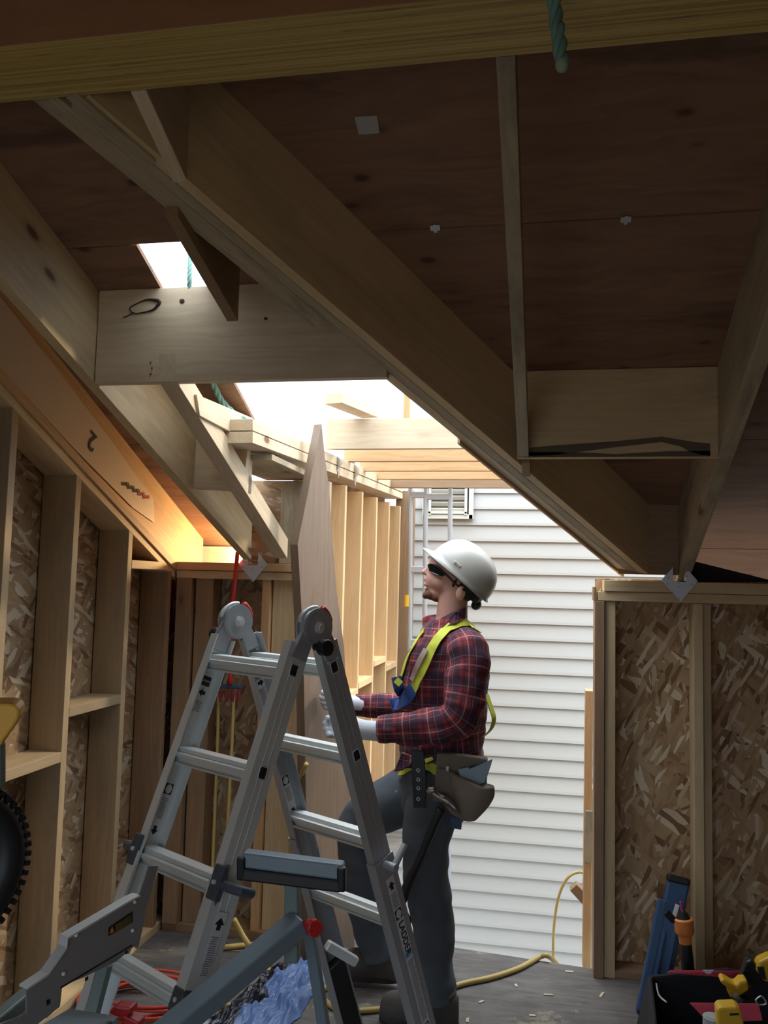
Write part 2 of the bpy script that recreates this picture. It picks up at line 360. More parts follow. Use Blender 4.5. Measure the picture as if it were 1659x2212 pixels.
# valley rafter, doubled
va = V((-.99, 1.62, zr(1.62))); vb = V((.43, 3.93, zr(3.93)))
vd = (vb-va); vdh = V((vd.x, vd.y, 0)).normalized(); vs_ = V((-vdh.y, vdh.x, 0))
def valley(off, t, a0, a1, up, m, label, dz=0.):
    a = va+vd*a0+vs_*off+V((0, 0, dz)); b = va+vd*a1+vs_*off+V((0, 0, dz))
    return tag(slab('valley_rafter', [a, b, b+V((0, 0, up)), a+V((0, 0, up))], vs_*t, m, grain=vd), label, 'rafter')
valley(0, .038, 0, 1, RD+.0, PINE, 'huge diagonal valley rafter whose broad face crosses the middle of the roof')
valley(.040, .038, 0, 1.0, RD+.0, PINEW, 'grey-stained second ply of the diagonal valley rafter')
valley(.080, .038, .40, 1.0, RD*.9, PINEP, 'pale outer ply of the valley rafter facing the dormer opening', .0)
valley(.080, .068, -.035, .30, .10, PINEW, 'narrow grey cleat along the upper half of the valley rafter', .0)
# headers
tag(slab('header', [(-1.486, 2.56, zr(2.575)), (-.50, 2.56, zr(2.575)), (-.50, 2.56, zr(2.575, .315)), (-1.486, 2.56, zr(2.575, .315))], (0, .038, 0), PINEP), 'wide pale header board with a large oval knot beside the skylight hole', 'header')
tag(slab('header', [(-.115, 3.013, zr(3.02)), (.555, 3.013, zr(3.02)), (.555, 3.013, zr(3.02, .31)), (-.115, 3.013, zr(3.02, .31))], (0, .038, 0), PINE), 'short header board with dark water stain between the valley and the right rafter', 'header')
h = tag(slab('header', [aY(418, 1055, 3.24), aY(525, 1062, 3.24), aY(540, 925, 3.24), aY(424, 946, 3.24)], (0, .038, 0), PINEP), 'small pale blocking board between the broad left rafter and the thin light brace', 'header')
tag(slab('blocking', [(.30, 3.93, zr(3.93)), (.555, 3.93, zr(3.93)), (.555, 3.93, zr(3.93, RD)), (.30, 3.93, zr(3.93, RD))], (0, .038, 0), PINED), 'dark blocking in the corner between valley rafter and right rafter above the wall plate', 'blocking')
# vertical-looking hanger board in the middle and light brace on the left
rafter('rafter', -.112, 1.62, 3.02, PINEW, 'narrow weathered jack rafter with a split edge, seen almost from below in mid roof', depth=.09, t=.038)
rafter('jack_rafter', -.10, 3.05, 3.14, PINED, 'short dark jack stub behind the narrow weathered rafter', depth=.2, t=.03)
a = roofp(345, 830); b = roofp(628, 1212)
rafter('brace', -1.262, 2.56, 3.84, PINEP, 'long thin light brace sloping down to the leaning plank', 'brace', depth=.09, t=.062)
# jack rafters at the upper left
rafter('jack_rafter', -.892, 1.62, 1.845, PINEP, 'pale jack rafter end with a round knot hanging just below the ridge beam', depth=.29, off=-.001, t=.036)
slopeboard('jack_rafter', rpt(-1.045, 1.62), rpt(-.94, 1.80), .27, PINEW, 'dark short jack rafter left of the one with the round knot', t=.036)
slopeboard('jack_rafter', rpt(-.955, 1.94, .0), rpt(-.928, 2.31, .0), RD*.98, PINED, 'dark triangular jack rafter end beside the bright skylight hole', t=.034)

# ------------------------------------------------------------------ left wall framing
def stud(x0, x1, y0, y1, z0, z1, m, label, name='stud', cat='stud', zt2=None, group=None):
    vs = [(x0, y0, z0), (x1, y0, z0), (x1, y0, z1), (x0, y0, z1)]
    t = V((0, y1-y0, 0)); o = MB(); zz = zt2 if zt2 is not None else z1
    v = [V((x0, y0, z0)), V((x1, y0, z0)), V((x1, y1, z0)), V((x0, y1, z0)), V((x0, y0, z1)), V((x1, y0, z1)), V((x1, y1, zz)), V((x0, y1, zz))]
    o.add(v, [[0, 1, 2, 3], [4, 5, 6, 7], [0, 1, 5, 4], [1, 2, 6, 5], [2, 3, 7, 6], [3, 0, 4, 7]])
    dx, dy, dz = x1-x0, y1-y0, z1-z0
    g = max((dx, (1, 0, 0)), (dy, (0, 1, 0)), (dz, (0, 0, 1)))[1]; th = min((dx, (1, 0, 0)), (dy, (0, 1, 0)), (dz, (0, 0, 1)))[1]
    return tag(o.build(name, m, frame=frame_of(g, th, v[0]), bevel=.002), label, cat, group)
PZ = .07    # gable plates under the rafter line
def gz(y): return zr(y)-PZ+.03
for y, lab in ((2.17, 'full-height left wall stud at the left picture edge above the yellow tool'), (2.59, 'second full-height left wall stud, at the picture edge right of the yellow tool'),
               (3.01, 'third left wall stud with two blank grade stamps, above the lower block'), (3.45, 'fourth left wall stud, with knots, left of the tall dark corner stud')):
    stud(XL-.14, XL, y-.02, y+.018, .038, gz(y-.02)-.035, PINET, lab, zt2=gz(y+.018)-.035)
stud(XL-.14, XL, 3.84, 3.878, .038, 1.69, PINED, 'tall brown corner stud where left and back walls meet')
stud(XL-.14, XL, -1.5, 4.0, 0, .038, PINE, 'bottom plate of the left wall on the floor', 'bottom_plate', 'plate')
stud(XL-.14, XL, 3.47, 3.92, 1.69, 1.728, PINE, 'short level plate over the corner stud under the gable triangle', 'top_plate', 'plate')
for k, lab in ((0, 'lower sloping top plate of the left gable wall'), (.037, 'upper sloping top plate of the left gable wall, under the wrapped rafter')):
    p = lambda y: V((XL-.14, y, gz(y)-.035+k+.0))
    tag(slab('gable_plate', [p(1.62), p(3.97 if k else 3.93), p(3.97 if k else 3.93)+V((.14 if not k else .15, 0, 0)), p(1.62)+V((.14 if not k else .15, 0, 0))], (0, 0, .036), PINEO if k else PINE, grain=(0, 1, -SL)), lab, 'plate')
stud(XL-.14, XL, 2.63, 2.99, .955, .993, PINET, 'lower horizontal block between left wall studs, near the left edge', 'blocking', 'block')
stud(XL-.14, XL, 3.03, 3.43, 1.115, 1.153, PINET, 'upper horizontal block between the third and fourth left wall studs', 'blocking', 'block')
# paper wrap with the printed 2
wp = V((XL+.012, 0, 0))
def gab(y, o, dx=0): return V((-1.86+.042+dx, y, zr(y, o)))
pw = slab('paper_wrap', [gab(2.5, .03), gab(3.0, .035), gab(3.5, .06), gab(3.72, .10), gab(3.70, .20), gab(3.3, .23), gab(2.9, .25), gab(2.5, .26)], (.004, 0, 0), PAPER, grain=(0, 1, -SL))
tag(pw, 'torn printed paper wrap around the gable rafter on the left', 'paper wrap')
sd = V((0, 1, -SL)).normalized(); su = V((0, SL, 1)).normalized()
text('2', .11, gab(3.13, .14, .006), -sd, -su, INK, pw, 'printed_digit')
for i in range(5): text('\u2248\u2248WARNING\u2248' if 0 else 'MMMN', .022, gab(3.42+.05*i, .12+.012*i, .006), sd*.9+su*.5, su*.9-sd*.5, INK if i < 3 else REDH, pw, 'faint_print')

# ------------------------------------------------------------------ back wall, left portion
stud(-1.78, -1.08, 3.90, 4.06, 1.695, 1.733, PINEO, 'upper top plate of the left back wall lit from the eave', 'top_plate', 'plate')
stud(-1.78, -1.08, 3.91, 4.05, 1.655, 1.693, PINE, 'lower top plate of the left back wall', 'top_plate', 'plate')
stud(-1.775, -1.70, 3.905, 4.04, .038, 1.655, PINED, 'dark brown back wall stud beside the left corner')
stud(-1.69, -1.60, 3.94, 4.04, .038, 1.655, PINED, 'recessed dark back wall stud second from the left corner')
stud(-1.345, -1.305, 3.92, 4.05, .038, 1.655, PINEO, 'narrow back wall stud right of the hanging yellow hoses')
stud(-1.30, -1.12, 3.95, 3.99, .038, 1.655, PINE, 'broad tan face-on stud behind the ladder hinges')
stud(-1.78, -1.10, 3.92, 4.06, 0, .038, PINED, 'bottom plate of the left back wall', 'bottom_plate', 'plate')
stud(-1.9, -1.19, 4.38, 4.41, 1.62, zr(4.38, RD)-.01, PINEP, 'fascia board glowing beyond the left eave', 'fascia_board', 'board')
# dormer side wall above the knee wall
def pslab(name, px, c, th, m, label, cat): return tag(slab(name, [aX(*p, c) for p in px], (-th, 0, 0), m, grain=(0, 1, 0)), label, cat)
pslab('dormer_plate', ((546, 905), (870, 1049), (870, 1063), (546, 930)), -1.10, .14, PINEP, 'upper plate of the long dormer side wall', 'plate')
pslab('dormer_plate', ((546, 932), (870, 1065), (870, 1078), (546, 957)), -1.10, .14, PINEP, 'lower plate of the long dormer side wall', 'plate')
pslab('stub_beam', ((425, 852), (546, 903), (546, 958), (432, 898)), -1.19, .05, PINEP, 'stub beam with ragged end meeting the dormer wall plates', 'beam')
DS = (4.12, 4.56, 4.98, 5.42, 5.86, 6.3)
lab = ('first dormer wall stud, partly hidden behind the leaning plank', 'second dormer wall stud from the leaning plank, broad and bright', 'third dormer wall stud from the leaning plank, with a big knot high up',
       'fourth dormer wall stud from the leaning plank', 'fifth dormer wall stud from the leaning plank', 'last dormer wall stud, next to the grey post')
for y, l in zip(DS, lab): stud(-1.235, -1.10, y-.019, y+.019, .038, aX(700, 1100, -1.1).z*0+2.168+.028*(y-4.), PINEY, l)
stud(-1.235, -1.095, 4.08, 6.36, 0, .038, PINEO, 'bottom plate of the dormer side wall', 'bottom_plate', 'plate')
for (y0, y1), z, l in zip(((4.14, 4.54), (4.58, 4.96), (5.0, 5.40), (5.44, 5.84), (5.88, 6.28)), (.93, 1.0, 1.03, 1.12, 1.05),
                          ('lowest', 'second', 'third', 'fourth', 'farthest')):
    stud(-1.235, -1.095, y0, y1, z, z+.038, PINEY, '%s block of the rising row between the dormer wall studs' % l, 'blocking', 'block')
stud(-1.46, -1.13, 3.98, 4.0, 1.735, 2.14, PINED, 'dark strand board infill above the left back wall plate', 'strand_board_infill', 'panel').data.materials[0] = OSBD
stud(-1.27, -1.03, 3.93, 3.97, 1.735, 2.13, PINEW, 'upright grey infill board behind the thin brace', 'infill_board', 'board')
stud(-1.36, -1.11, 3.30, 3.97, 2.14, 2.165, PINEW, 'level soffit board under the dormer stub beam', 'soffit_board', 'board')
stud(-1.235, -1.20, 3.28, 3.32, 2.0, 2.16, PINEP, 'tiny upright block under the dormer stub beam', 'blocking', 'block')
stud(-1.15, -1.01, 6.39, 6.45, 0, 2.36, PINED, 'dark grey-brown end post between the dormer studs and the scaffold', 'end_post', 'post')
# dormer ceiling joists
for i, (y, z0, hh, x1, m, l) in enumerate(((4.22, 2.33, .155, .55, PINEP, 'nearest and deepest dormer joist, crossing the bright opening'), (4.62, 2.325, .12, .7, PINEO, 'second dormer joist beyond the deep one'),
                                       (5.02, 2.325, .12, .9, PINEO, 'third dormer joist in the opening'), (5.42, 2.325, .12, 1.0, PINEO, 'fourth dormer joist in the opening'), (5.9, 2.325, .12, 1.1, PINED, 'farthest reddish dormer joist against the siding'))):
    stud(-1.13, x1, y-.019, y+.019, z0, z0+hh, m, l, 'joist', 'joist')
tag(board('short_board', aY(720, 860, 3.75), aY(800, 893, 4.35), (0, 0, .05), (.09, -.02, 0), PINEP), 'short board end jutting into the bright dormer opening', 'board')
stud(-.80, -.765, 4.60, 4.64, 2.445, 2.88, PINEO, 'upright orange block above the second dormer joist', 'blocking', 'block')
stud(-1.15, -.5, 4.60, 4.64, 2.88, 2.92, PINEO, 'thin orange rail high in the dormer opening', 'rail', 'board')
# dormer right side plates seen as a thin strip under the valley
es = valley(.1185, .012, .55, 1.0, .05, PINEO, 'splintered orange edge strip along the outside of the valley rafter', -.012); es.name = 'edge_strip'; es['category'] = 'strip'; WM['edge_strip'] = es.matrix_basis.copy()
lamp = bpy.data.objects.new('eave_lamp', bpy.data.lights.new('eave_lamp', 'POINT')); C.objects.link(lamp); lamp.location = (-1.52, 4.27, 1.80)  # added warm fill light for the eave glow; no real lamp hangs here
lamp.data.energy = 15; lamp.data.color = (1, .72, .38); lamp.data.shadow_soft_size = .03
# ties
def tie(y):
    e = empty('hurricane_tie', (-1.10, y, 2.25), '', 'metal tie')
    b = MB(); x = -1.098
    b.prism([(x, y-.03, 2.24), (x, y+.0, 2.20), (x, y+.03, 2.24), (x, y+.012, 2.29), (x, y+.012, 2.37), (x, y-.012, 2.41), (x, y-.02, 2.29)], (.002, 0, 0))
    b.prism([(x, y-.03, 2.24), (x+.03, y-.035, 2.27), (x+.03, y-.03, 2.34), (x, y-.012, 2.41)], (0, .002, 0))
    b.build('strap', GALV, e); n = MB()
    for k in range(4): n.cyl((x+.002, y-.01+.006*(k % 2), 2.235+.04*k), (x+.005, y-.01+.006*(k % 2), 2.235+.04*k), .004, 8)
    n.build('nail_heads', GALV, e); return e
tie(4.36)['label'] = 'hurricane tie on the dormer plate nearer the leaning plank'
tie(4.76)['label'] = 'hurricane tie on the dormer plate nearer the scaffold'

# ------------------------------------------------------------------ back wall, right portion
stud(.212, 1.74, 3.91, 4.04, 1.600, 1.640, PINE, 'lower top plate of the right strand-board wall', 'top_plate', 'plate')
stud(.237, 1.74, 3.90, 4.04, 1.642, 1.690, PINEP if 0 else PINE, 'upper top plate of the right wall that carries the metal bracket', 'top_plate', 'plate')
stud(.198, .24, 3.905, 4.045, .0, 1.598, PINED, 'brown door-side post at the edge of the tall opening')
stud(.242, .288, 3.925, 4.04, .0, 1.598, PINE, 'pale stud fixed beside the brown door-side post')
stud(.613, .652, 3.915, 4.04, .0, 1.598, PINE, 'pale stud in the right wall, left one of the pair')
stud(.656, .690, 3.945, 4.04, .0, 1.598, PINE, 'recessed stud in the right wall, right one of the pair')
stud(1.12, 1.158, 3.915, 4.04, .0, 1.598, PINE, 'right wall stud beyond the picture edge')
stud(.27, 1.74, 3.93, 4.04, 0, .03, PINED, 'bottom plate of the right wall behind the tool bag', 'bottom_plate', 'plate')
stud(.192, .204, 3.91, 4.04, 1.60, 1.66, PINED, 'plywood end piece at the left tip of the right wall plates', 'end_piece', 'board')
tag(board('guard_board', aY(1272, 1490, 4.25), aY(1266, 2085, 4.25), (.035, 0, 0), (0, .09, 0), PINEO), 'upright knotty guard board just outside the opening', 'board')
tag(board('guard_board', aY(1283, 1700, 4.45), aY(1279, 2085, 4.45), (.03, 0, 0), (0, .09, 0), PINEP), 'second pale guard board behind the knotty one outside the opening', 'board')
tag(board('scrap_block', aY(1238, 1913, 4.30), aY(1268, 1946, 4.30), (.03, 0, .03), (0, .06, 0), PINED), 'small brown scrap block poking out beside the guard board', 'block')
tag(board('grey_block', aY(1274, 1750, 4.2), aY(1273, 1860, 4.2), (.04, 0, 0), (0, .04, 0), PINEW), 'grey block on the outer face of the door-side post', 'block')
tag(slab('roofing_felt', [rpt(.66, 3.92, .16), rpt(.62, 4.05, .12), V((.98, 4.0, 1.70)), V((.6, 3.97, 1.69))], (0, .004, 0), BLACKF), 'black roofing felt triangle behind the right rafter above the wall', 'roofing felt')
# metal brackets
def bracket(c, s, label):
    e = empty('rafter_bracket', c, label, 'metal bracket'); c = V(c); b = MB(); y = c.y
    P = lambda x, z: V((c.x+x*s, y, c.z+z*s))
    b.prism([P(-.075, .03), P(-.05, .06), P(-.028, .085), P(-.026, .025), P(.026, .025), P(.028, .085), P(.05, .06), P(.075, .03), P(.005, -.06)], (0, -.003, 0))
    for sg in (-1, 1): b.prism([P(sg*.026, .03), P(sg*.026, .09), P(sg*.026, .09)+V((0, .05, 0)), P(sg*.026, .03)+V((0, .05, 0))], (sg*.002, 0, 0))
    b.build('bracket_plate', GALV, e)
    n = MB()
    for x, z in ((-.05, .015), (0, .005), (.05, .015), (0, -.045), (.03, .05), (-.045, .04)): n.cyl(P(x, z)+V((0, -.003, 0)), P(x, z)+V((0, -.007, 0)), .0045*s, 10)
    n.build('nail_heads', ALUD, e)
bracket((.553, 3.895, 1.665), 1., 'galvanized rafter bracket on the right wall plate')
bracket((-1.383, 3.885, 1.70), .95, 'galvanized rafter bracket on the left back wall beside the red strap')
# paper scrap stapled to the sheathing
tag(slab('paper_scrap', [roofp(766, 252, RD-.002), roofp(815, 250, RD-.002), roofp(820, 287, RD-.002), roofp(775, 290, RD-.002)], (0, 0, -.001), mat('grey_paper', (.45, .43, .42), .8), bevel=0), 'small whitish paper square on the dark roof plywood', 'paper')
for i, (px, py) in enumerate(((940, 492), (1352, 474))):
    q = roofp(px, py, RD-.003); b = MB(); b.box(q, (.028, .02, .003), Matrix.Rotation(-radians(22.8), 3, 'X')); b.box(q-V((0, 0, .002)), (.01, .03, .003), Matrix.Rotation(-radians(22.8), 3, 'X'))
    tag(b.build('panel_clip', GALV), ('metal panel clip on the roof seam left of the narrow rafter', 'metal panel clip on the roof seam right of the narrow rafter')[i], 'clip')

hr = [o for o in C.objects if o.get('label', '').startswith('short header')][0]
b = MB(); ST = [((1130, 968, 985), (1200, 962, 983), (1260, 958, 975), (1330, 953, 966), (1400, 946, 958), (1430, 943, 955), (1470, 950, 964), (1500, 955, 982), (1534, 958, 984)), ((1130, 976, 988), (1250, 977, 987), (1330, 981, 987), (1440, 975, 986), (1534, 974, 986))]
for row in ST: b.prism([aY(x, t_, 3.0125) for x, t_, _ in row]+[aY(x, b_, 3.0125) for x, _, b_ in row[::-1]], (0, -.0006, 0))
b.build('water_stain', mat('water_stain', (.13, .105, .065), .8), hr)
# knots, nail marks with a shape of their own on the pale header
hk = [o for o in C.objects if o.get('label', '').startswith('wide pale header')][0]
oc = aY(312, 662, 2.558); pts = []
for k in range(28):
    a = 2*pi*k/28; r = 1+.05*sin(5*a); pts.append(oc+V((cos(a)*.052*r+sin(a)*.004, 0, sin(a)*.021*r+cos(a)*.008)))
kp = MB(); kp.tube(pts+[pts[0]], [.0022+.0035*max(0, cos(2*pi*k/28-.3)) for k in range(29)], 6, close=False)
kp.build('oval_knot', mat('dark_knot', (.035, .02, .015), .7), hk); kp = MB()
kp.tube(crv([oc+V((-.035, 0, -.018)), oc+V((-.06, 0, -.03)), oc+V((-.075, 0, -.034))]), .002, 5)
kp.build('knot_crack', bpy.data.materials['dark_knot'], hk)
for q, r in (((393, 650), .009), ((574, 688), .006)): kp = MB(); kp.ell(aY(*q, 2.558), (r, .0015, r*.8)); kp.build('small_knot', bpy.data.materials['dark_knot'], hk)
for q in ((325, 783), (328, 795), (325, 808)): kp = MB(); kp.ell(aY(*q, 2.558), (.003, .0015, .003)); kp.build('nail_hole', bpy.data.materials['dark_knot'], hk)

CH = [(1040, 2165, 'beside the tan hose'), (1115, 2130, 'just right of the tan hose bend'), (1010, 2205, 'next to the near boot heel'), (1185, 2150, 'in the middle of the bare floor'), (1230, 2100, 'near the pale floor scrape'), (1150, 2195, 'at the bottom edge left of the tool bag'), (1300, 2150, 'in front of the door-side post')]
for i, (px, py, l) in enumerate(CH):
    q = aZ(px, py, 0); a_ = random.uniform(0, 3); r_ = V((cos(a_), sin(a_), 0)); s2_ = V((-sin(a_), cos(a_), 0)); L_ = random.uniform(.012, .03)
    tag(slab('wood_chip', [q-r_*L_-s2_*.004, q+r_*L_-s2_*.006, q+r_*L_*.7+s2_*.005, q-r_*L_*.8+s2_*.006], (0, 0, .004), PINEP, bevel=0), 'small pale wood chip on the floor '+l, 'wood chip', 'wood chips on the floor')
# ------------------------------------------------------------------ leaning tapered plank
def plank():
    D = 3.70; e = empty('leaning_plank', aY(720, 2080, D), 'tall plank with a long tapered tip standing upright behind the ladder', 'plank')
    y = 3.66
    n1 = V((.87, -.5, 0)); cc = n1.dot(aY(650, 1500, 3.62))
    pts = [pln(x, yy, n1, cc) for x, yy in ((695, 915), (702, 985), (712, 1060), (718, 1160), (728, 1280), (744, 1400), (752, 1600), (764, 1900), (766, 2050), (668, 2095), (662, 1850), (657, 1500), (652, 1330), (643, 1176))]
    slab('plank_body', pts, n1*-.05, PLAN, e, grain=(0, 0, 1), bevel=.002)
    return e
PLAN = lumber('tan_plank', (.245, .175, .12), (.185, .125, .085), knot=(.13, .06, .03))
plank()

# ------------------------------------------------------------------ scaffold beyond the opening, vent
sf = empty('scaffold_frame', aY(918, 1900, 6.0), 'aluminium ladder frame standing outside against the siding', 'scaffold frame')
for px0, px1, n in ((887, 882, 'rail'), (920, 912, 'rail'), (973, 968, 'rail')):
    b = MB(); b.cyl(aY(px0, 1030, 6.0), aY(px1, 2000, 6.0), .017, 14); b.build(n, ALUD, sf, auto=True)
for (p, q) in (((884, 1072), (918, 1066)), ((883, 1230), (916, 1230)), ((881, 1388), (914, 1388)), ((920, 1070), (973, 1076)), ((880, 1545), (912, 1545)), ((878, 1700), (910, 1700))):
    b = MB(); b.box((aY(*p, 6.0)+aY(*q, 6.0))/2, ((aY(*p, 6.0)-aY(*q, 6.0)).length, .03, .045)); b.build('rung', ALUD, sf, bevel=.004)
b = MB(); b.cyl(aY(879, 1285, 5.975), aY(878, 1310, 5.975), .0165, 12); b.build('yellow_sticker', YEL, sf)
vt = empty('gable_vent', aY(970, 1115, 6.58), 'cream louvred gable vent on the neighbouring siding', 'vent')
b = MB(); cx = aY(968, 1076, 6.58); W_, H_ = .36, .29
for dx, dz, sx, sz in ((-W_/2, 0, .035, H_+.035), (W_/2, 0, .035, H_+.035), (0, -H_/2, W_+.03, .035), (0, H_/2, W_+.03, .035)): b.box(cx+V((dx, 0, dz)), (sx, .03, sz))
for dx, dz, sx, sz in ((-W_/2+.04, 0, .02, H_-.02), (W_/2-.04, 0, .02, H_-.02), (0, -H_/2+.03, W_-.06, .02), (0, H_/2-.03, W_-.06, .02)): b.box(cx+V((dx, -.01, dz)), (sx, .03, sz))
b.build('vent_frame', VENT, vt, bevel=.003)
for k in range(5):
    b = MB(); b.box(cx+V((0, .0, -.095+.048*k)), (W_-.08, .04, .006), Matrix.Rotation(radians(-48), 3, 'X')); b.build('louvre', VENT, vt)
b = MB(); b.box(cx+V((0, .022, 0)), (W_-.04, .006, H_-.03)); b.build('vent_screen', mat('dark_screen', (.1, .1, .09), .8), vt)

# ------------------------------------------------------------------ ropes, strap, hoses
ROPE = mat('teal_rope', (.17, .32, .28), .8); ROPEL = mat('frayed_rope', (.30, .40, .33), .9)
def rope(name, pts, r, label, ends=True):
    e = empty(name, pts[-1], label, 'rope'); P = crv(pts, 24)
    for k in range(3):
        q = []; nx = None
        for i, p in enumerate(P):
            t = (P[min(i+1, len(P)-1)]-P[max(i-1, 0)]).normalized(); nx = (nx or t.orthogonal()); nx = (nx-t*nx.dot(t)).normalized(); ny = t.cross(nx)
            L = sum((P[j+1]-P[j]).length for j in range(i)) if i < 400 else 0
            a = L/(r*7.5)*2*pi+k*2.094; q.append(p+(nx*cos(a)+ny*sin(a))*r*.52)
        b = MB(); b.tube(q, r*.56, 7); b.build('strand', ROPE, e, smooth=True)
    b = MB(); t = (P[-1]-P[-2]).normalized(); b.ell(P[-1]+t*r*.4, (r*.95, r*.95, r*1.1)); b.build('fused_end', ROPEL, e, smooth=True)
rope('rope', [V((-.02, 1.30, 2.80)), aY(1197, 0, 1.40), aY(1206, 70, 1.40), aY(1213, 134, 1.40)], .012, 'thick teal rope end hanging in front of the ridge beam at the top')
rope('rope', [aY(440, 800, 3.0), aY(462, 832, 3.05), aY(480, 868, 3.1), aY(515, 900, 3.15), aY(560, 919, 3.2)], .0125, 'teal rope end drooping below the wide pale header by the dormer plate')
rope('rope', [roofp(411, 530, RD+.25), roofp(411, 560, RD+.12), roofp(410, 600, RD+.03), roofp(409, 640, RD-.02)], .008, 'thin teal rope seen through the skylight hole')
def hose(name, pts, r, m, label, cat='hose', group=None, n=8, zmin=True):
    b = MB(); b.tube(crv(pts, n), r, 9); o = b.build(name, m, smooth=True); return tag(o, label, cat, group)
hose('red_strap', [aY(513, 1193, 3.86), aY(511, 1215, 3.85), aY(506, 1270, 3.85), aY(500, 1330, 3.86), aY(497, 1480, 3.87)], .010, RED, 'red strap hanging from the left back wall plate', 'strap')
Hf = lambda x, y: aZ(x, y, .012)
hose('yellow_hose', [aY(472, 1500, 3.9), aY(470, 1600, 3.9), aY(464, 1750, 3.9), aY(458, 1900, 3.88)], .008, HOSE, 'left one of the two yellow hoses hanging from the blue manifold')
hose('yellow_hose', [aY(505, 1500, 3.9), aY(500, 1620, 3.9), aY(492, 1770, 3.9), aY(486, 1900, 3.88)], .008, HOSE, 'right one of the two yellow hoses hanging from the blue manifold')
hose('yellow_hose', [Hf(560, 2180), Hf(430, 2160), Hf(392, 2120), Hf(410, 2080), Hf(470, 2050), Hf(560, 2040), Hf(660, 2035), Hf(760, 2040)], .012, HOSE, 'yellow hose curving over the floor behind the ladder foot')
hose('yellow_hose', [aZ(505, 1985, .14), aZ(530, 2030, .05), Hf(560, 2068), Hf(600, 2120), Hf(650, 2140), Hf(760, 2125)], .012, HOSE, 'yellow hose dropping from the wall to the floor under the saw stand')
hose('yellow_hose', [Hf(690, 2150), Hf(730, 2180), Hf(800, 2182), Hf(900, 2165), Hf(990, 2128), Hf(1060, 2112), Hf(1120, 2092), Hf(1165, 2068), aZ(1185, 2066, .02), V((.07, 4.2, -.1))], .011, HOSE, 'tan hose running from the worker boots to the floor edge')
hose('yellow_hose', [aY(1195, 2085, 4.5), aY(1196, 2010, 4.5), aY(1206, 1940, 4.5), aY(1225, 1898, 4.5), aY(1250, 1884, 4.5), aY(1272, 1890, 4.45)], .007, HOSE, 'thin yellow hose arching outside against the siding')
hose('yellow_hose', [aY(662, 1650, 3.6), aY(640, 1705, 3.72), aY(646, 1760, 3.74), aY(628, 1830, 3.8), aY(622, 1900, 3.8)], .010, HOSE, 'yellow hose looping beside the leaning plank')
def coil():
    pts = []; c = V((-1.53, 3.22, .012))
    for i in range(0, 9*18):
        a = 2*pi*i/18; r = .155+.035*sin(i*.31)+.02*(i//18 % 3); pts.append(c+V((cos(a)*r*1.15+.012*sin(i*.17), sin(a)*r*.8, .006*(i/18))))
    hose('extension_cord', pts, .0055, REDH, 'red extension cord coiled on the floor under the ladder', 'cord', n=2)
coil()
# manifold
mf = empty('air_manifold', aY(495, 1490, 3.88), 'blue manifold with red fittings on the dark back wall', 'manifold')
b = MB(); b.box(aY(497, 1483, 3.89), (.12, .03, .018)); b.build('manifold_bar', BLU, mf, bevel=.004)
for k in range(4):
    b = MB(); p = aY(477+13*k, 1490, 3.87); b.cyl(p, p-V((0, 0, .055)), .007, 10); b.cyl(p-V((0, 0, .02)), p-V((0, 0, .035)), .010, 10); b.build('fitting', mat('dark_red_fitting', (.25, .02, .03), .5) if k == 0 else bpy.data.materials['dark_red_fitting'], mf, auto=True)
# ------------------------------------------------------------------ tarp
def tarp(name, pl, m, label, hgt, seed):
    n = 40; vs = []; fs = []
    c = [aZ(*p) for p in pl]
    for i in range(n+1):
        for j in range(n+1):
            u, v = i/n, j/n; p = c[0]*(1-u)*(1-v)+c[1]*u*(1-v)+c[2]*u*v+c[3]*(1-u)*v
            q = V((p.x*9, p.y*9, seed)); e = min(u, 1-u, v, 1-v)
            q2 = V((p.x*22+p.y*9, p.y*7-p.x*3, seed)); z = .004+hgt*min(1, e*4)*(.15+.7*abs(noise.noise(q*.6))+.75*abs(noise.noise(q2))+.35*abs(noise.noise(q2*2.3)))+.01*abs(noise.noise(q*8))*min(1, e*8)
            vs.append(p+V((.02*noise.noise(q*1.3), .02*noise.noise(q*1.7), z)))
    for i in range(n):
        for j in range(n): k = i*(n+1)+j; fs.append([k, k+1, k+n+2, k+n+1])
    o = mk(name, vs, fs, m, smooth=False); s = o.modifiers.new('s', 'SOLIDIFY'); s.thickness = .001; s2 = o.modifiers.new('b', 'SUBSURF'); s2.levels = 1; s2.render_levels = 1
    return tag(o, label, 'tarp')
tarp('tarp', [(450, 2240), (620, 2230), (765, 2040), (640, 2090)], mat('blue_plastic_sheet', (.11, .19, .40), .3), 'crumpled blue plastic sheet on the floor behind the saw stand', .09, 3.)
tarp('tarp', [(400, 2245), (520, 2250), (700, 2070), (600, 2090)], mat('dark_navy_plastic_sheet', (.006, .009, .02), .25), 'dark shiny plastic sheet beside the blue one', .08, 9.)

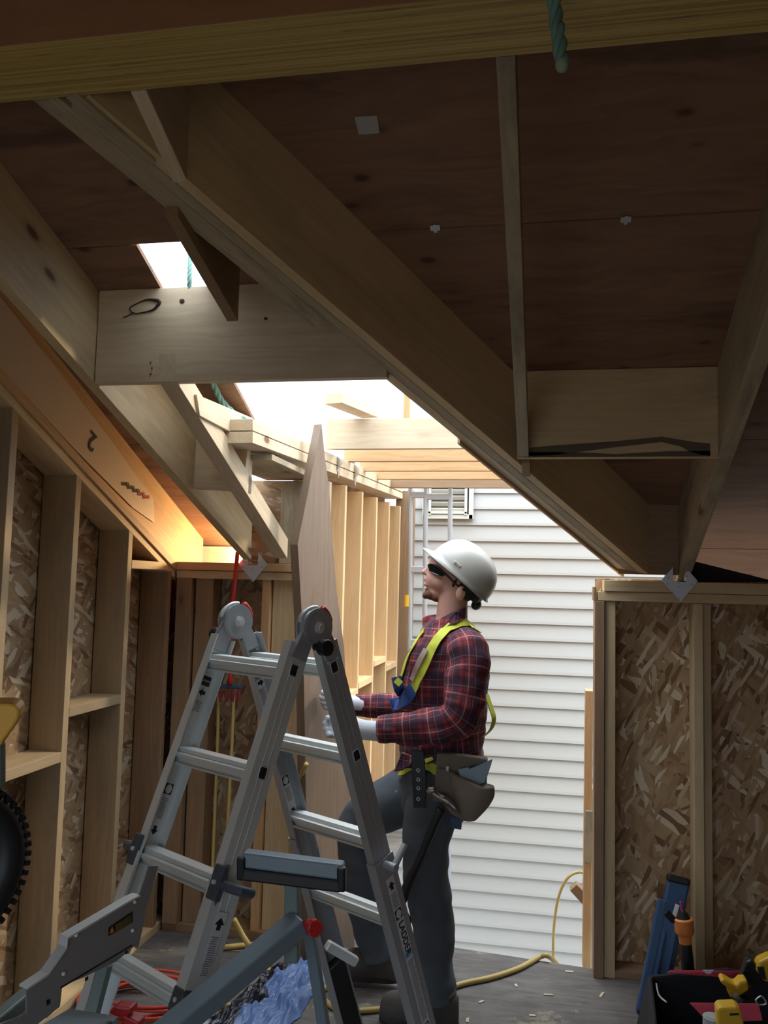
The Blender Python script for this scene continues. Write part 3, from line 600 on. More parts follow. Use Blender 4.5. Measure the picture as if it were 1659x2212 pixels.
# ------------------------------------------------------------------ folding ladder
Lw = V((-.853, .52, 0)).normalized(); Ls = V((Lw.y, -Lw.x, 0)); Ls = Ls if Ls.y > 0 else -Ls
HR = V((-.672, 2.437, 1.519)); HL = HR-(-Lw)*.37; HL.z = 1.519
lad = empty('folding_ladder', (HR.x, HR.y, 0), 'silver multi-position aluminium ladder opened as an A-frame in front of the worker', 'ladder')
spread = .60
def leg_pt(side, wside, z, out=0.):
    """side -1 = near-left section, +1 = right section; wside 0 at right hinge, 1 at left hinge"""
    k = (1.519-z)/1.519; base = HR.lerp(HL, wside); flare = (.03*k if 0 else .015*k)
    return base+Ls*side*(.035+(spread-.02)*k)+Lw*(flare+out)*(1 if wside else -1)+V((0, 0, z-1.519))
def rail(side, ws, z0, z1, dep, th, out, m, name='rail'):
    a = leg_pt(side, ws, z1, out); b_ = leg_pt(side, ws, z0, out); ax = (b_-a).normalized(); n = Lw*(1 if ws else -1); sv = ax.cross(n).normalized()
    b = MB(); lip = .012; w2 = .0035       # C channel: web plus two flanges folding inwards
    b.prism([a-sv*dep/2, a+sv*dep/2, b_+sv*dep/2, b_-sv*dep/2], n*w2)
    for sg in (-1, 1): b.prism([a+sv*sg*dep/2, a+sv*sg*(dep/2-.004), b_+sv*sg*(dep/2-.004), b_+sv*sg*dep/2], -n*(th-w2) if 0 else n*(-th))
    for q in (-.4, .4): b.prism([a+sv*(q*dep*.35-.0012), a+sv*(q*dep*.35+.0012), b_+sv*(q*dep*.35+.0012), b_+sv*(q*dep*.35-.0012)], n*(w2+.0014))
    return b.build(name, m, lad, frame=frame_of(ax, n, a)), ax, n, sv
RUNG = MB
def rung(side, z, m=ALU, outer=0., w=.066, dz=.03):
    a = leg_pt(side, 1, z, outer); b_ = leg_pt(side, 0, z, outer); d = (b_-a).normalized(); ax = (leg_pt(side, 1, z-.2)-leg_pt(side, 1, z)).normalized()
    f = d.cross(V((0, 0, 1))).normalized(); up = V((0, 0, 1)); b = MB()
    b.box((a+b_)/2+up*.012, ((a-b_).length, w*.55, .014), Matrix((d, f, up)).transposed())
    b.box((a+b_)/2, ((a-b_).length, w, .012), Matrix((d, f, up)).transposed())
    b.box((a+b_)/2-up*.014, ((a-b_).length, w*.6, .018), Matrix((d, f, up)).transposed())
    b.box((a+b_)/2-up*.026, ((a-b_).length, w*.9, .006), Matrix((d, f, up)).transposed())
    return b.build('rung', m, lad, frame=frame_of(d, up, a), bevel=.002)
for side in (-1, 1):
    for ws in (0, 1):
        r, ax, n, sv = rail(side, ws, .72, 1.47, .076, .028, .0, ALU if side < 0 else ALUD)
        zj = .86 if side < 0 else .80
        r2, ax, n, sv = rail(side, ws, .02, zj, .086, .034, .006, ALU if side < 0 else ALUD, 'outer_rail')
        # rubber foot
        p = leg_pt(side, ws, .03, .006); b = MB(); b.box(p, (.08, .045, .06), Matrix((Ls, Lw, V((0, 0, 1)))).transposed()); b.build('rubber_foot', RUB, lad, bevel=.006)
        if ws == 1 and side > 0:
            b = MB(); a_ = leg_pt(side, ws, .32, .008); b.prism([a_-sv*.034, a_+sv*.034, p+sv*.036, p-sv*.036], -n*.034); b.build('foot_sleeve', RUB, lad, bevel=.003)
        # rung sockets
        for z in (1.40, 1.13):
            q = leg_pt(side, ws, z); b = MB(); b.box(q+n*.0045, (.030, .024, .004), Matrix((ax, sv, n)).transposed()); b.build('rung_socket', BLK, lad, bevel=.004)
            b = MB(); pp = []
            for k in range(24):
                a = 2*pi*k/24; cc = V((abs(cos(a))**.5*(1 if cos(a) > 0 else -1)*.018, abs(sin(a))**.5*(1 if sin(a) > 0 else -1)*.014)); pp.append(q+n*.005+ax*cc.x+sv*cc.y)
            b.tube(pp+[pp[0]], .0016, 6, close=False); b.build('socket_rim', ALU, lad, smooth=True)
        # rivets near the hinge
        b = MB()
        for z in (1.445, 1.39+.03):
            for s_ in (-.018, .018):
                q = leg_pt(side, ws, z+ (.0 if z < 1.43 else .01))+sv*s_; b.cyl(q-n*.004, q+n*.008, .0045, 10)
        b.build('rivets', ALU, lad)
    for z in (1.40, 1.13, .86): rung(side, z)
    for z in ((.60, .33) if side < 0 else (.60,)): rung(side, z, ALU, .008, .05)
for ws, c in ((0, HR), (1, HL)):
    n = Lw*(1 if ws else -1); e = lad; b = MB(); o_ = -Lw       # outward toward camera is -Lw
    b.cyl(c+o_*.014, c+o_*.018, .056, 40); b.cyl(c-o_*.016, c-o_*.020, .056, 40); b.cyl(c+o_*.020, c+o_*.018, .050, 40)
    b.cyl(c-o_*.012, c+o_*.012, .048, 32)
    hd = b.build('hinge_disc', ALUD, lad, auto=True)
    b = MB(); b.cyl(c+o_*.018, c+o_*.026, .017, 24); b.cyl(c+o_*.02, c+o_*.031, .009, 20); b.build('hinge_pin', ALU, hd, auto=True)
    for a0, a1, m, nm in ((radians(15), radians(62), RED, 'red_lock_tab'), (radians(80), radians(165), ALU, 'hinge_rim')):
        b = MB(); pts = [c+(Ls*cos(a0+(a1-a0)*k/12)+V((0, 0, 1))*sin(a0+(a1-a0)*k/12))*(.061 if m is RED else .058) for k in range(13)]
        b.tube(pts, .0115 if m is RED else .006, 8); b.build(nm, m, hd, smooth=True)
    for side in (-1, 1):
        a = leg_pt(side, ws, 1.43); t = (leg_pt(side, ws, 1.6)-a).normalized(); sv = t.cross(n).normalized()
        b = MB(); b.prism([a-sv*.03, a+sv*.03, c+sv*.024+Ls*side*.02+V((0, 0, .0)), c-sv*.024+Ls*side*.02], n*.012); b.prism([a-sv*.028, a+sv*.028, c+sv*.02+Ls*side*.02, c-sv*.02+Ls*side*.02], -n*.012)
        b.build('hinge_bracket', ALUD, hd, bevel=.002)
    k = c+o_*.045+V((0, 0, -.055))-Ls*.012
    if ws: k = c-o_*.04+V((0, 0, -.045))-Ls*.03
    s_ = o_ if not ws else -o_
    b = MB(); b.cyl(k-s_*.03, k+s_*.004, .011, 18); b.cyl(k, k+s_*.028, .024, 28); b.build('release_knob', BLK, hd, auto=True, bevel=.003)
# sliding-lock blocks with J-hooks at the join of inner and outer rails
for side, ws, z in ((-1, 0, .86), (-1, 1, .86), (1, 0, .80)):
    p = leg_pt(side, ws, z); ax = (leg_pt(side, ws, z-.2)-p).normalized(); n = Lw*(1 if ws else -1); sv = ax.cross(n).normalized()
    if side < 0:
        fr = sv if sv.y < 0 else -sv
        b = MB(); b.box(p+fr*.036-ax*.0, (.085, .020, .040), Matrix((ax, sv, n)).transposed()); b.prism([p+fr*.03-ax*.05+n*.008, p+fr*.05+n*.008-ax*.02, p+fr*.05+n*.008+ax*.02, p+fr*.03+ax*.055+n*.008], n*.008)
        bl = b.build('lock_block', GREYP, lad, bevel=.006)
        b = MB(); b.cyl(p+fr*.046, p+fr*.052, .006, 12); b.build('screw', ALU, bl)
        b = MB(); b.tube([p+fr*.03+n*.02, p+fr*.03+n*.055, p+fr*.02+n*.075, p+fr*-.02+n*.078], [.014, .0135, .013, .0125], 14); b.build('lock_lever', GREYP, bl, auto=True)
    else:
        bl = lad; b = MB(); b.cyl(p+n*.006+ax*.02, p+n*.055+ax*.02, .013, 16); b.cyl(p+n*.045+ax*.02, p+n*.045+ax*-.01-sv*.0+Ls*.06+V((0, 0, .03)), .011, 16); b.build('lock_lever', ALUD, lad, auto=True)
# end brackets on the nearer lower rung
for ws in (0, 1):
    p = leg_pt(-1, ws, .60, .008); n = Lw*(1 if ws else -1); ax = (leg_pt(-1, ws, .4)-p).normalized(); sv = ax.cross(n).normalized(); fr = sv if sv.y < 0 else -sv
    b = MB(); b.box(p+fr*.03-n*.02, (.06, .03, .045), Matrix((ax, sv, n)).transposed()); bb = b.build('rung_bracket', GREYP, lad, bevel=.006)
    b = MB(); b.cyl(p+fr*.04-n*.02, p+fr*.048-n*.02, .006, 12); b.build('screw', ALU, bb)
# stickers on the rails
def sticker(side, ws, z0, z1, inner, items, wid=.034, out=0.):
    a = leg_pt(side, ws, z1, out); b_ = leg_pt(side, ws, z0, out); ax = (b_-a).normalized(); n = Lw*(1 if ws else -1); sv = ax.cross(n).normalized()
    nn = -Lw        # the viewer-side normal
    off = .0065 if n.dot(nn) > 0 else .0015
    x = sv if sv.dot(V((1, 0, 0))) > 0 else -sv; yv = nn.cross(x)
    a = a+nn*off; b_ = b_+nn*off
    st = slab('warning_sticker', [a-x*wid/2, a+x*wid/2, b_+x*wid/2, b_-x*wid/2], nn*.0004, WHT, lad, bevel=0)
    L = (b_-a).length; o = nn*.0009
    for kind, t, s in items:
        c = a+ax*(L*t)+o; mb = MB()
        if kind in ('up', 'down', 'left', 'right'):
            u = {'up': -ax, 'down': ax, 'left': -x, 'right': x}[kind]; r = nn.cross(u)
            mb.prism([c+u*s, c+r*s*.95, c+r*s*.4, c+r*s*.4-u*s*.8, c-r*s*.4-u*s*.8, c-r*s*.4, c-r*s*.95], nn*.0004); mb.build('arrow', INK, st)
        elif kind == 'oval':
            mb.box(c, (s*2.2, s*2.2*.9, .0004), Matrix((ax, x, nn)).transposed()); mb.build('oval_border', INK, st)
            mb = MB(); mb.prism([c+nn*.0004+ax*cos(2*pi*k/20)*s*.95+x*sin(2*pi*k/20)*s*.78 for k in range(20)], nn*.0004); mb.build('oval', WHT, st)
        elif kind == 'lines':
            k = 0
            while k*.0052 < s: mb.box(c+ax*k*.0052+x*random.uniform(-.002, .002), (.0024, wid*random.uniform(.55, .8), .0003), Matrix((ax, x, nn)).transposed()); k += 1
            mb.build('small_print', mat('grey_print', (.25, .25, .26), .6) if 'grey_print' not in bpy.data.materials else bpy.data.materials['grey_print'], st)
        elif kind == 'word': text(s[0], s[1], c, ax if s[2] else x, (nn.cross(ax)) if s[2] else yv, s[3], st)
        elif kind == 'block': mb.box(c, (s[0], wid*.9, .0004), Matrix((ax, x, nn)).transposed()); mb.build('colour_block', s[1], st)
    return st
sticker(-1, 1, 1.20, 1.355, 1, [('block', .12, (.03, INK)), ('word', .12, ('CAUTION', .0078, 0, WHT)), ('left', .34, .014), ('lines', .5, .035)], .036)
sticker(-1, 1, .90, 1.045, 1, [('oval', .12, .014), ('lines', .3, .06), ('down', .88, .014)], .034)
sticker(1, 1, 1.22, 1.33, 1, [('right', .12, .013), ('lines', .3, .06)], .034)
sticker(1, 1, .86, 1.00, 1, [('oval', .12, .014), ('lines', .3, .05), ('down', .88, .013)], .032)
sticker(-1, 0, .40, .80, 0, [('up', .07, .017), ('lines', .14, .09), ('oval', .55, .014), ('oval', .74, .014), ('lines', .82, .05)], .036, .006)
st = sticker(1, 0, .03, .74, 0, [('up', .04, .015), ('lines', .075, .05), ('oval', .17, .015), ('word', .285, ('LADDER', .032, 1, INK)), ('block', .36, (.018, LBLUE)), ('lines', .39, .22), ('oval', .715, .012), ('block', .76, (.03, RED)), ('word', .80, ('\u26A0' if 0 else 'A', .02, 1, INK)), ('lines', .84, .09)], .036, .006)

# ------------------------------------------------------------------ saw stand in the foreground
ss = empty('saw_stand', aD(560, 2100, 2.0)-V((0, 0, aD(560, 2100, 2.0).z)), 'blue-grey folding saw stand with a red knob in front of the ladder', 'saw stand')
def sqbar(name, a, b, s, m, par=ss, up=(0, 0, 1), s2=None):
    a, b = V(a), V(b); d = (b-a).normalized(); u = V(up); u = (u-d*u.dot(d)).normalized(); v = d.cross(u); s2 = s2 or s
    return slab(name, [a-u*s/2-v*s2/2, b-u*s/2-v*s2/2, b+u*s/2-v*s2/2, a+u*s/2-v*s2/2], v*s2, m, par, b-a, bevel=.005)
D0 = 2.02
sqbar('main_beam', aD(648, 1992, D0+.1), aD(290, 2290, D0-.15), .052, STEELB, up=(.3, 0, 1))
sqbar('post', aD(633, 1870, D0+.12), aD(632, 2075, D0+.12), .036, STEELG, up=(1, 0, 0))
sqbar('cross_bar', aD(528, 1853, D0-.02), aD(742, 1880, D0-.05), .036, STEELB)
sqbar('lower_bar', aD(520, 1885, D0-.03), aD(738, 1912, D0-.06), .028, BLK)
for x, y0, y1, dd in ((522, 1850, 1900, D0-.035), (738, 1872, 1925, D0-.065)): sqbar('end_plate', aD(x, y0, dd), aD(x, y1, dd), .02, BLK, up=(0, 1, 0), s2=.02)
b = MB(); kc = aD(672, 2001, D0+.06); kd = (aD(700, 1998, D0)-kc).normalized(); cd = V((.5, -.6, .1)).normalized()
b.tube([kc-cd*.02, kc+cd*.008, kc+cd*.012, kc+cd*.026, kc+cd*.028], [.012, .012, .020, .0195, .017], 30, rfun=lambda i, a: 1+(.06*cos(10*a) if i > 1 else 0))
b.build('clamp_knob', RED, ss, auto=True); b = MB(); b.cyl(kc-cd*.03, kc+cd*.0, .009, 14); b.build('knob_shaft', BLK, ss)
sqbar('leg', aD(668, 2010, D0+.3), aD(706, 2260, D0+.3), .03, STEELB, up=(1, 0, 0))
sqbar('foot_bar', aD(705, 2040, D0+.34), aD(770, 2078, D0+.36), .026, ALU)
# grey pressed plate of the table saw at lower left
sw = empty('table_saw', aD(120, 2200, 1.6)-V((0, 0, aD(120, 2200, 1.6).z)), 'grey pressed-steel side of a table saw at the lower left', 'table saw')
PA = aD(300, 1950, 1.92); PB = aD(0, 2200, 1.62); PN = (PA-PB).cross(V((.05, .1, 1))).normalized(); PC = PN.dot(PA)
def pd(x, y, d=None):
    return aD(x, y, d) if d else pln(x, y, PN, PC)
out = [(343, 1870), (318, 1960), (300, 2045), (297, 2050), (290, 2045), (250, 2078), (180, 2112), (135, 2130), (130, 2175), (60, 2230), (-60, 2300), (-60, 2235), (57, 2190), (57, 2137), (102, 2107), (142, 2050), (144, 2028), (285, 1944), (300, 1937), (322, 1870)]
nrm = PN.copy()
nrm = nrm if nrm.y > 0 else -nrm
pl_ = slab('side_plate', [pd(*p) for p in out], nrm*.004, PLATE, sw, bevel=.001)
b = MB()
edge = [(57, 2137), (102, 2107), (142, 2050), (144, 2028), (285, 1944), (302, 1937)]
for p, q in zip(edge[:-1], edge[1:]): b.prism([pd(*p)-nrm*.004, pd(*q)-nrm*.004, pd(*q)+nrm*.022, pd(*p)+nrm*.022], (0, 0, .004))
b.build('top_flange', ALU, sw)
b = MB(); b.prism([pd(*p)-nrm*.0006 for p in ((234, 2003), (286, 1968), (286, 1992), (234, 2022))], -nrm*.0005); lb = b.build('warning_label', INK, sw)
b = MB(); b.prism([pd(*p)-nrm*.0013 for p in ((236, 2017), (241, 2001), (246, 2012))], -nrm*.0004); b.build('warning_triangle', ORG, lb)
b = MB()
for k in range(5): b.prism([pd(*p)-nrm*.0013 for p in ((249, 1999+4*k), (283, 1976+4*k), (283, 1977+4*k), (249, 2000.6+4*k))], -nrm*.0003)
b.build('label_print', mat('amber_print', (.4, .28, .05), .6), lb)
b = MB()
for p in ((285, 2010), (136, 2103), (163, 2020), (290, 1948)): b.ell(pd(*p)-nrm*.002, (.004, .004, .004))
b.build('rivets', ALU, sw, smooth=True)
b = MB()
for p in (((108, 2158), (100, 2160), (100, 2172), (108, 2168)), ((190, 2108), (183, 2112), (183, 2120), (190, 2116)), ((275, 2052), (270, 2054), (270, 2062), (275, 2060)), ((130, 2132), (285, 2040), (285, 2043), (130, 2136))):
    b.prism([pd(*q)-nrm*.0005 for q in p], -nrm*.0006)
b.build('slots', INK, sw)
sqbar('rear_rail', aD(-40, 2235, 1.6), aD(60, 2150, 1.75), .03, STEELG, sw)
slab('table_top', [aD(60, 2230, 1.55), aD(150, 2178, 1.75), aD(255, 2195, 1.80), aD(200, 2260, 1.6)], (0, 0, -.02), STEELB, sw)
b = MB(); c0 = aD(268, 2185, 1.75)
b.prism([aD(x, y, 1.75) for x, y in ((235, 2185), (248, 2174), (282, 2178), (285, 2188), (272, 2196), (300, 2210), (300, 2225), (262, 2220), (262, 2200), (238, 2192))], (0, .03, 0)); b.build('push_handle', RED, sw, bevel=.004)
# lower stand leg under the plate
ll = sqbar('stand_leg', aD(228, 2080, 2.02), aD(190, 2225, 1.98), .03, STEELG, sw, up=(1, 0, 0))

# ------------------------------------------------------------------ wheel and yellow body at the left edge
wc = aD(-125, 1880, 1.30); wx = V((cos(.5), -sin(.5)*0.2, 0)).normalized()
wt = empty('wheeled_cart', (wc.x, wc.y, 0), 'yellow cart body with a black knobbly wheel cut off by the left edge', 'cart')
ex = cR.copy(); ex.z = 0; ex.normalize(); ez = V((0, 0, 1)); en = ez.cross(ex).normalized(); ex2 = (ex*.8+en*.6)
b = MB(); RW = .132; pr = []
for k in range(64):
    a = 2*pi*k/64
    for j in range(12):
        g = 2*pi*j/12; r = RW-.026+.026*cos(g); pr.append(wc+(ex*.58*cos(a)*1.0+ez*sin(a))*r+ex*0+en*.03*sin(g)*1.0-ex*.0)
fs = [[k*12+j, k*12+(j+1) % 12, ((k+1) % 64)*12+(j+1) % 12, ((k+1) % 64)*12+j] for k in range(64) for j in range(12)]
# axis of wheel: turned so that it reads as an ellipse; rebuild as a proper round torus about a tilted axis
axw = (ex*.82-en*.57).normalized(); rad = axw.cross(ez).normalized(); b = MB(); vsx = []
for k in range(72):
    a = 2*pi*k/72; rd = rad*cos(a)+ez*sin(a)
    for j in range(14):
        g = 2*pi*j/14; vsx.append(wc+rd*(RW-.028+.028*cos(g))+axw*.034*sin(g))
b.add(vsx, [[k*14+j, k*14+(j+1) % 14, ((k+1) % 72)*14+(j+1) % 14, ((k+1) % 72)*14+j] for k in range(72) for j in range(14)])
tyre = b.build('tyre', RUB, wt, smooth=True)
b = MB()
for k in range(54):
    a = 2*pi*k/54; rd = rad*cos(a)+ez*sin(a); tg = -rad*sin(a)+ez*cos(a)
    for s_ in (-1, 0, 1): b.box(wc+rd*(RW-.004*abs(s_))+axw*.02*s_, (.010, .009, .014), Matrix((rd, tg, axw)).transposed())
b.build('tread_knobs', RUB, tyre, bevel=.0015)
b = MB(); b.cyl(wc-axw*.02, wc+axw*.02, RW*.55, 32); b.build('wheel_hub', BLK, wt)
b = MB(); b.prism([aD(x, y, 1.27) for x, y in ((-90, 1518), (20, 1519), (34, 1522), (42, 1532), (42, 1548), (30, 1570), (8, 1600), (2, 1612), (-90, 1612))], V((-.03, .06, 0))); b.build('yellow_body', YELO, wt, bevel=.006)
sqbar('fork', aD(-6, 1600, 1.32), aD(-6, 1700, 1.32), .02, STEELG, wt, up=(1, 0, 0))

# ------------------------------------------------------------------ right corner: level case, lamp, tool bag, drills
lc = empty('level_case', aZ(1410, 2120), 'dark blue long case leaning in the right corner', 'case')
a = aZ(1412, 2130, .0); bq = aY(1468, 1895, 3.9)
def leaner(name, a, b, w_, t_, m, par, bevel=.008):
    d = (V(b)-V(a)).normalized(); x = V((1, 0, 0)); x = (x-d*x.dot(d)).normalized(); n = d.cross(x)
    return slab(name, [V(a)-x*w_/2, V(a)+x*w_/2, V(b)+x*w_/2, V(b)-x*w_/2], n*t_, m, par, d, bevel)
A0 = aY(1412, 2125, 3.62); A0.z = .01; B0 = aY(1468, 1898, 3.80)
leaner('case_body', A0, B0, .085, .05, BLU, lc); A1 = A0+V((-.045, .0, 0)); B1 = A0.lerp(B0, .83)+V((-.045, 0, 0))
leaner('case_edge', A1, B1, .045, .04, BLU, lc)
for q in (-.02, .02): leaner('case_rib', A0.lerp(B0, .1)+V((q, -.003, .0)), A0.lerp(B0, .6)+V((q, -.003, 0)), .012, -.006, BLU, lc, .002)
leaner('case_cap', A0.lerp(B0, .96)+V((0, -.004, 0)), B0+V((0, -.004, .01)), .09, .06, BLK, lc)
leaner('white_tag', A0.lerp(B0, .74)+V((-.005, -.06, .006)), A0.lerp(B0, .83)+V((0, -.06, .006)), .016, .002, WHT, lc, 0)
fl = empty('orange_topped_lamp', aY(1485, 2100, 3.6), 'black site lamp with an orange collar leaning on the stud', 'lamp')
d = (aY(1476, 1985, 3.6)-aY(1488, 2110, 3.6)); p0 = aY(1488, 2110, 3.6)
b = MB(); b.tube([p0+d*t for t in (0, .3, .6)], [.024, .024, .022], 24); b.build('black_body', BLK, fl, auto=True)
b = MB(); b.tube([p0+d*t for t in (.58, .72, .76, .80, 1.0, 1.02)], [.023, .026, .035, .037, .037, .032], 28); b.build('orange_collar', ORG, fl, auto=True)
b = MB(); b.tube([p0+d*1.0, p0+d*1.12], [.03, .016], 20); b.tube([p0+d*.95+V((-.035, 0, 0)), p0+d*1.0+V((-.065, 0, .02))], .014, 12); b.build('black_head', BLK, fl, auto=True)
b = MB(); b.tube([p0+d*1.1, p0+d*1.3+V((-.004, 0, 0))], .004, 8); b.build('pink_flag', mat('pink_plastic', (.7, .05, .25), .5), fl)
# bag
bx0, bx1 = .40, 1.25
bag = empty('tool_bag', (.75, 3.3, 0), 'open black tool bag with dark red panels at the lower right', 'tool bag')
def quadbag(name, pts, th, m, bevel=.01): return slab(name, pts, th, m, bag, bevel=bevel)
BK = mat('black_nylon', (.012, .013, .017), .85)
quadbag('front_panel', [(.34, 3.0, 0), (1.2, 2.93, 0), (1.2, 2.90, .13), (.345, 2.97, .15)], (0, .02, 0), BK)
quadbag('side_panel', [(.33, 3.0, 0), (.33, 3.5, 0), (.37, 3.46, .22), (.345, 2.98, .15)], (.02, 0, 0), BK)
quadbag('back_panel', [(.36, 3.5, 0), (1.2, 3.5, 0), (1.2, 3.5, .16), (.9, 3.48, .24), (.66, 3.47, .27), (.38, 3.45, .22)], (0, .02, 0), BK)
quadbag('bag_base', [(.34, 3.0, .01), (1.2, 2.95, .01), (1.2, 3.5, .01), (.34, 3.5, .01)], (0, 0, .02), BK)
quadbag('red_back_panel', [aY(1450, 2096, 3.44), aY(1600, 2098, 3.44), aY(1590, 2120, 3.43), aY(1560, 2112, 3.43), aY(1440, 2102, 3.43)], (0, .006, 0), REDT, .002)
quadbag('red_front_panel', [aY(1490, 2168, 3.05), aY(1640, 2170, 3.05), aY(1648, 2205, 3.0), aY(1530, 2210, 3.0)], (0, .01, 0), REDT, .003)
b = MB(); P5 = [aY(x, y, 3.42) for x, y in ((1517, 2095), (1541, 2095), (1535, 2103), (1526, 2103))]; b.prism(P5, (0, -.003, 0)); b.build('white_logo_patch', WHT, bag)
b = MB(); b.tube(crv([aY(1418, 2125, 3.2), aY(1424, 2150, 3.12), aY(1440, 2165, 3.05)]), .003, 6); b.build('zip_trim', GALV, bag)
b = MB(); b.tube(crv([aY(1632, 2160, 2.95), aY(1645, 2152, 2.95), aY(1655, 2168, 2.95), aY(1638, 2170, 2.95), aY(1632, 2160, 2.95)]), .0025, 6); b.build('metal_ring', GALV, bag, smooth=True)
rl = MB(); q = aY(1540, 2207, 2.93); rl.cyl(q-V((0, 0, .015)), q+V((0, 0, .015)), .03, 28); rl.cyl(q+V((0, 0, .015)), q+V((0, 0, .018)), .022, 28)
tag(rl.build('tape_roll', mat('pale_grey_plastic', (.4, .42, .40), .6), auto=True), 'pale grey round lid in the tool bag below the lower yellow battery tool', 'lid')
def drill(pts_body, pts_handle, y, label, extra):
    c = aY(*pts_body[0], y); e = empty('cordless_drill', c, label, 'drill')
    b = MB(); b.prism([aY(*p, y) for p in pts_body], (0, .055, 0)); b.build('yellow_housing', YEL, e, bevel=.008)
    if pts_handle: b = MB(); b.prism([aY(*p, y+.01) for p in pts_handle], (0, .04, 0)); b.build('black_grip', BLK, e, bevel=.006)
    for kind, p, q, r, m in extra:
        b = MB()
        if kind == 'c': b.tube([aY(*p, y+.027), aY(*p, y+.027).lerp(aY(*q, y+.027), .9), aY(*q, y+.027)], [r, r, r*.7], 22)
        else: b.prism([aY(x_, y_, y-.003) for x_, y_ in p], (0, .06, 0))
        b.build({'c': 'chuck', 'p': 'black_panel'}[kind], m, e, auto=True)
    return e
drill([(1555, 2122), (1562, 2114), (1590, 2130), (1600, 2119), (1615, 2118), (1619, 2140), (1590, 2158), (1577, 2158), (1574, 2138)], None, 3.12, 'yellow and grey cordless drill lying on the open tool bag', [('c', (1592, 2143), (1582, 2150), .03, ALUD), ('c', (1600, 2138), (1622, 2146), .022, BLK)])
drill([(1640, 2078), (1665, 2066), (1680, 2075), (1680, 2130), (1650, 2120), (1632, 2096)], [(1612, 2078), (1625, 2072), (1640, 2095), (1640, 2125), (1606, 2125), (1598, 2118)], 3.25, 'yellow and black cordless drill at the right picture edge', [('p', ((1636, 2090), (1650, 2088), (1656, 2118), (1642, 2112)), None, 0, BLK), ('c', (1620, 2083), (1615, 2078), .02, BLK)])
b_ = drill([(1549, 2182), (1556, 2176), (1590, 2175), (1600, 2180), (1610, 2225), (1552, 2225)], [(1578, 2200), (1598, 2198), (1606, 2225), (1576, 2225)], 2.86, 'yellow battery with black slots at the bottom edge of the tool bag', [('p', ((1576, 2190), (1596, 2189), (1597, 2193), (1577, 2194)), None, 0, BLK)])
b_.name = 'battery_pack'; b_['category'] = 'battery'; WM[b_.name] = WM.get('battery_pack', Matrix())

# ------------------------------------------------------------------ worker
YM = 3.44
per = empty('person', aY(940, 2190, 3.42)-V((0, 0, aY(940, 2190, 3.42).z)), 'person in white hard hat, plaid shirt and yellow harness, looking up beside the ladder', 'person')
PX = .00183
def P(x, y, Y=YM): return aY(x, y, Y)
SKIN = mat('skin', (.62, .31, .24), .5); t = NT(SKIN); sv_ = t.coord(rnd=False); t.col(t.mix(t.noise(sv_, 14., 3), (.56, .27, .21), (.74, .44, .35))); SKIN.node_tree.nodes['Principled BSDF'].inputs['Subsurface Weight'].default_value = .0
def plaid():
    m = mat('plaid_flannel', rough=.9); t = NT(m); tc = t.n('TexCoord'); s = t.n('SeparateXYZ', i_0=tc.outputs['UV'])
    def bands(x, per_, ph, wd):
        f = t.math('FRACT', t.math('ADD', t.math('DIVIDE', x, per_), ph)); return t.math('LESS_THAN', f, wd)
    u, v = s.outputs[0], s.outputs[1]
    c = (.30, .03, .035)
    def ov(c, f, col, a): return t.mix(t.math('MULTIPLY', f, a), c, col)
    pp = .095
    for x in (u, v): c = ov(c, bands(x, pp, .0, .40), (.018, .02, .045), .72)
    for x in (u, v): c = ov(c, bands(x, pp, .25, .10), (.012, .012, .02), .5)
    for x in (u, v): c = ov(c, bands(x, pp, -.58, .055), (.50, .47, .46), .42); c = ov(c, bands(x, pp, .70, .04), (.42, .30, .33), .3)
    nz = t.noise(t.n('Mapping', i_Vector=tc.outputs['Object']).outputs[0], 60., 3)
    c = t.mix(t.math('MULTIPLY', nz, .35), c, (.10, .02, .03)); t.col(c); t.bump(nz, .3, .002); return m
PLAID = plaid()
def denim(name, a, b_):
    m = mat(name, a, .9); t = NT(m); v = t.coord(rnd=False); n = t.noise(v, 5., 6, .6); f = t.noise(v, 160., 2)
    c = t.mix(n, a, b_); c = t.mix(t.math('MULTIPLY', f, .3), c, tuple(x*.7 for x in a))
    sp = t.noise(v, 26., 2); c = t.mix(t.ramp(sp, [(.73, (0, 0, 0)), (.75, (.7,)*3)]), c, (.35, .38, .38)); t.col(c); t.bump(n, .3, .01); return m
JEAN = denim('grey_work_denim', (.075, .09, .105), (.15, .175, .20))
def ringloft(mb, rings, seg=28, wr=0., wf=9., uvrep=1., steps=6, seed=0.):
    """rings: (centre, axisA vector, axisB vector); smooth-interpolated; uv in metres"""
    cs = crv([r[0] for r in rings], steps); As = crv([r[1] for r in rings], steps); Bs = crv([r[2] for r in rings], steps)
    n = len(cs); k0 = len(mb.v); vs = []; uv = []; L = 0; perim = 2*pi*max((a.length+b.length)/2 for a, b in zip(As, Bs))
    for i in range(n):
        if i: L += (cs[i]-cs[i-1]).length
        for k in range(seg):
            a = 2*pi*k/seg; d = As[i]*cos(a)+Bs[i]*sin(a); p = cs[i]+d
            if wr:
                q = V((p.x*wf, p.y*wf, p.z*wf*1.6+seed)); p = p+d.normalized()*wr*(noise.noise(q)+.6*noise.noise(q*2.3))
            vs.append(p); uv.append((k/seg*perim, L))
    fs = [[i*seg+k, i*seg+(k+1) % seg, (i+1)*seg+(k+1) % seg, (i+1)*seg+k] for i in range(n-1) for k in range(seg)]
    fs += [list(range(seg)), list(range((n-1)*seg, n*seg))]
    mb.add(vs, fs); mb.uv += uv
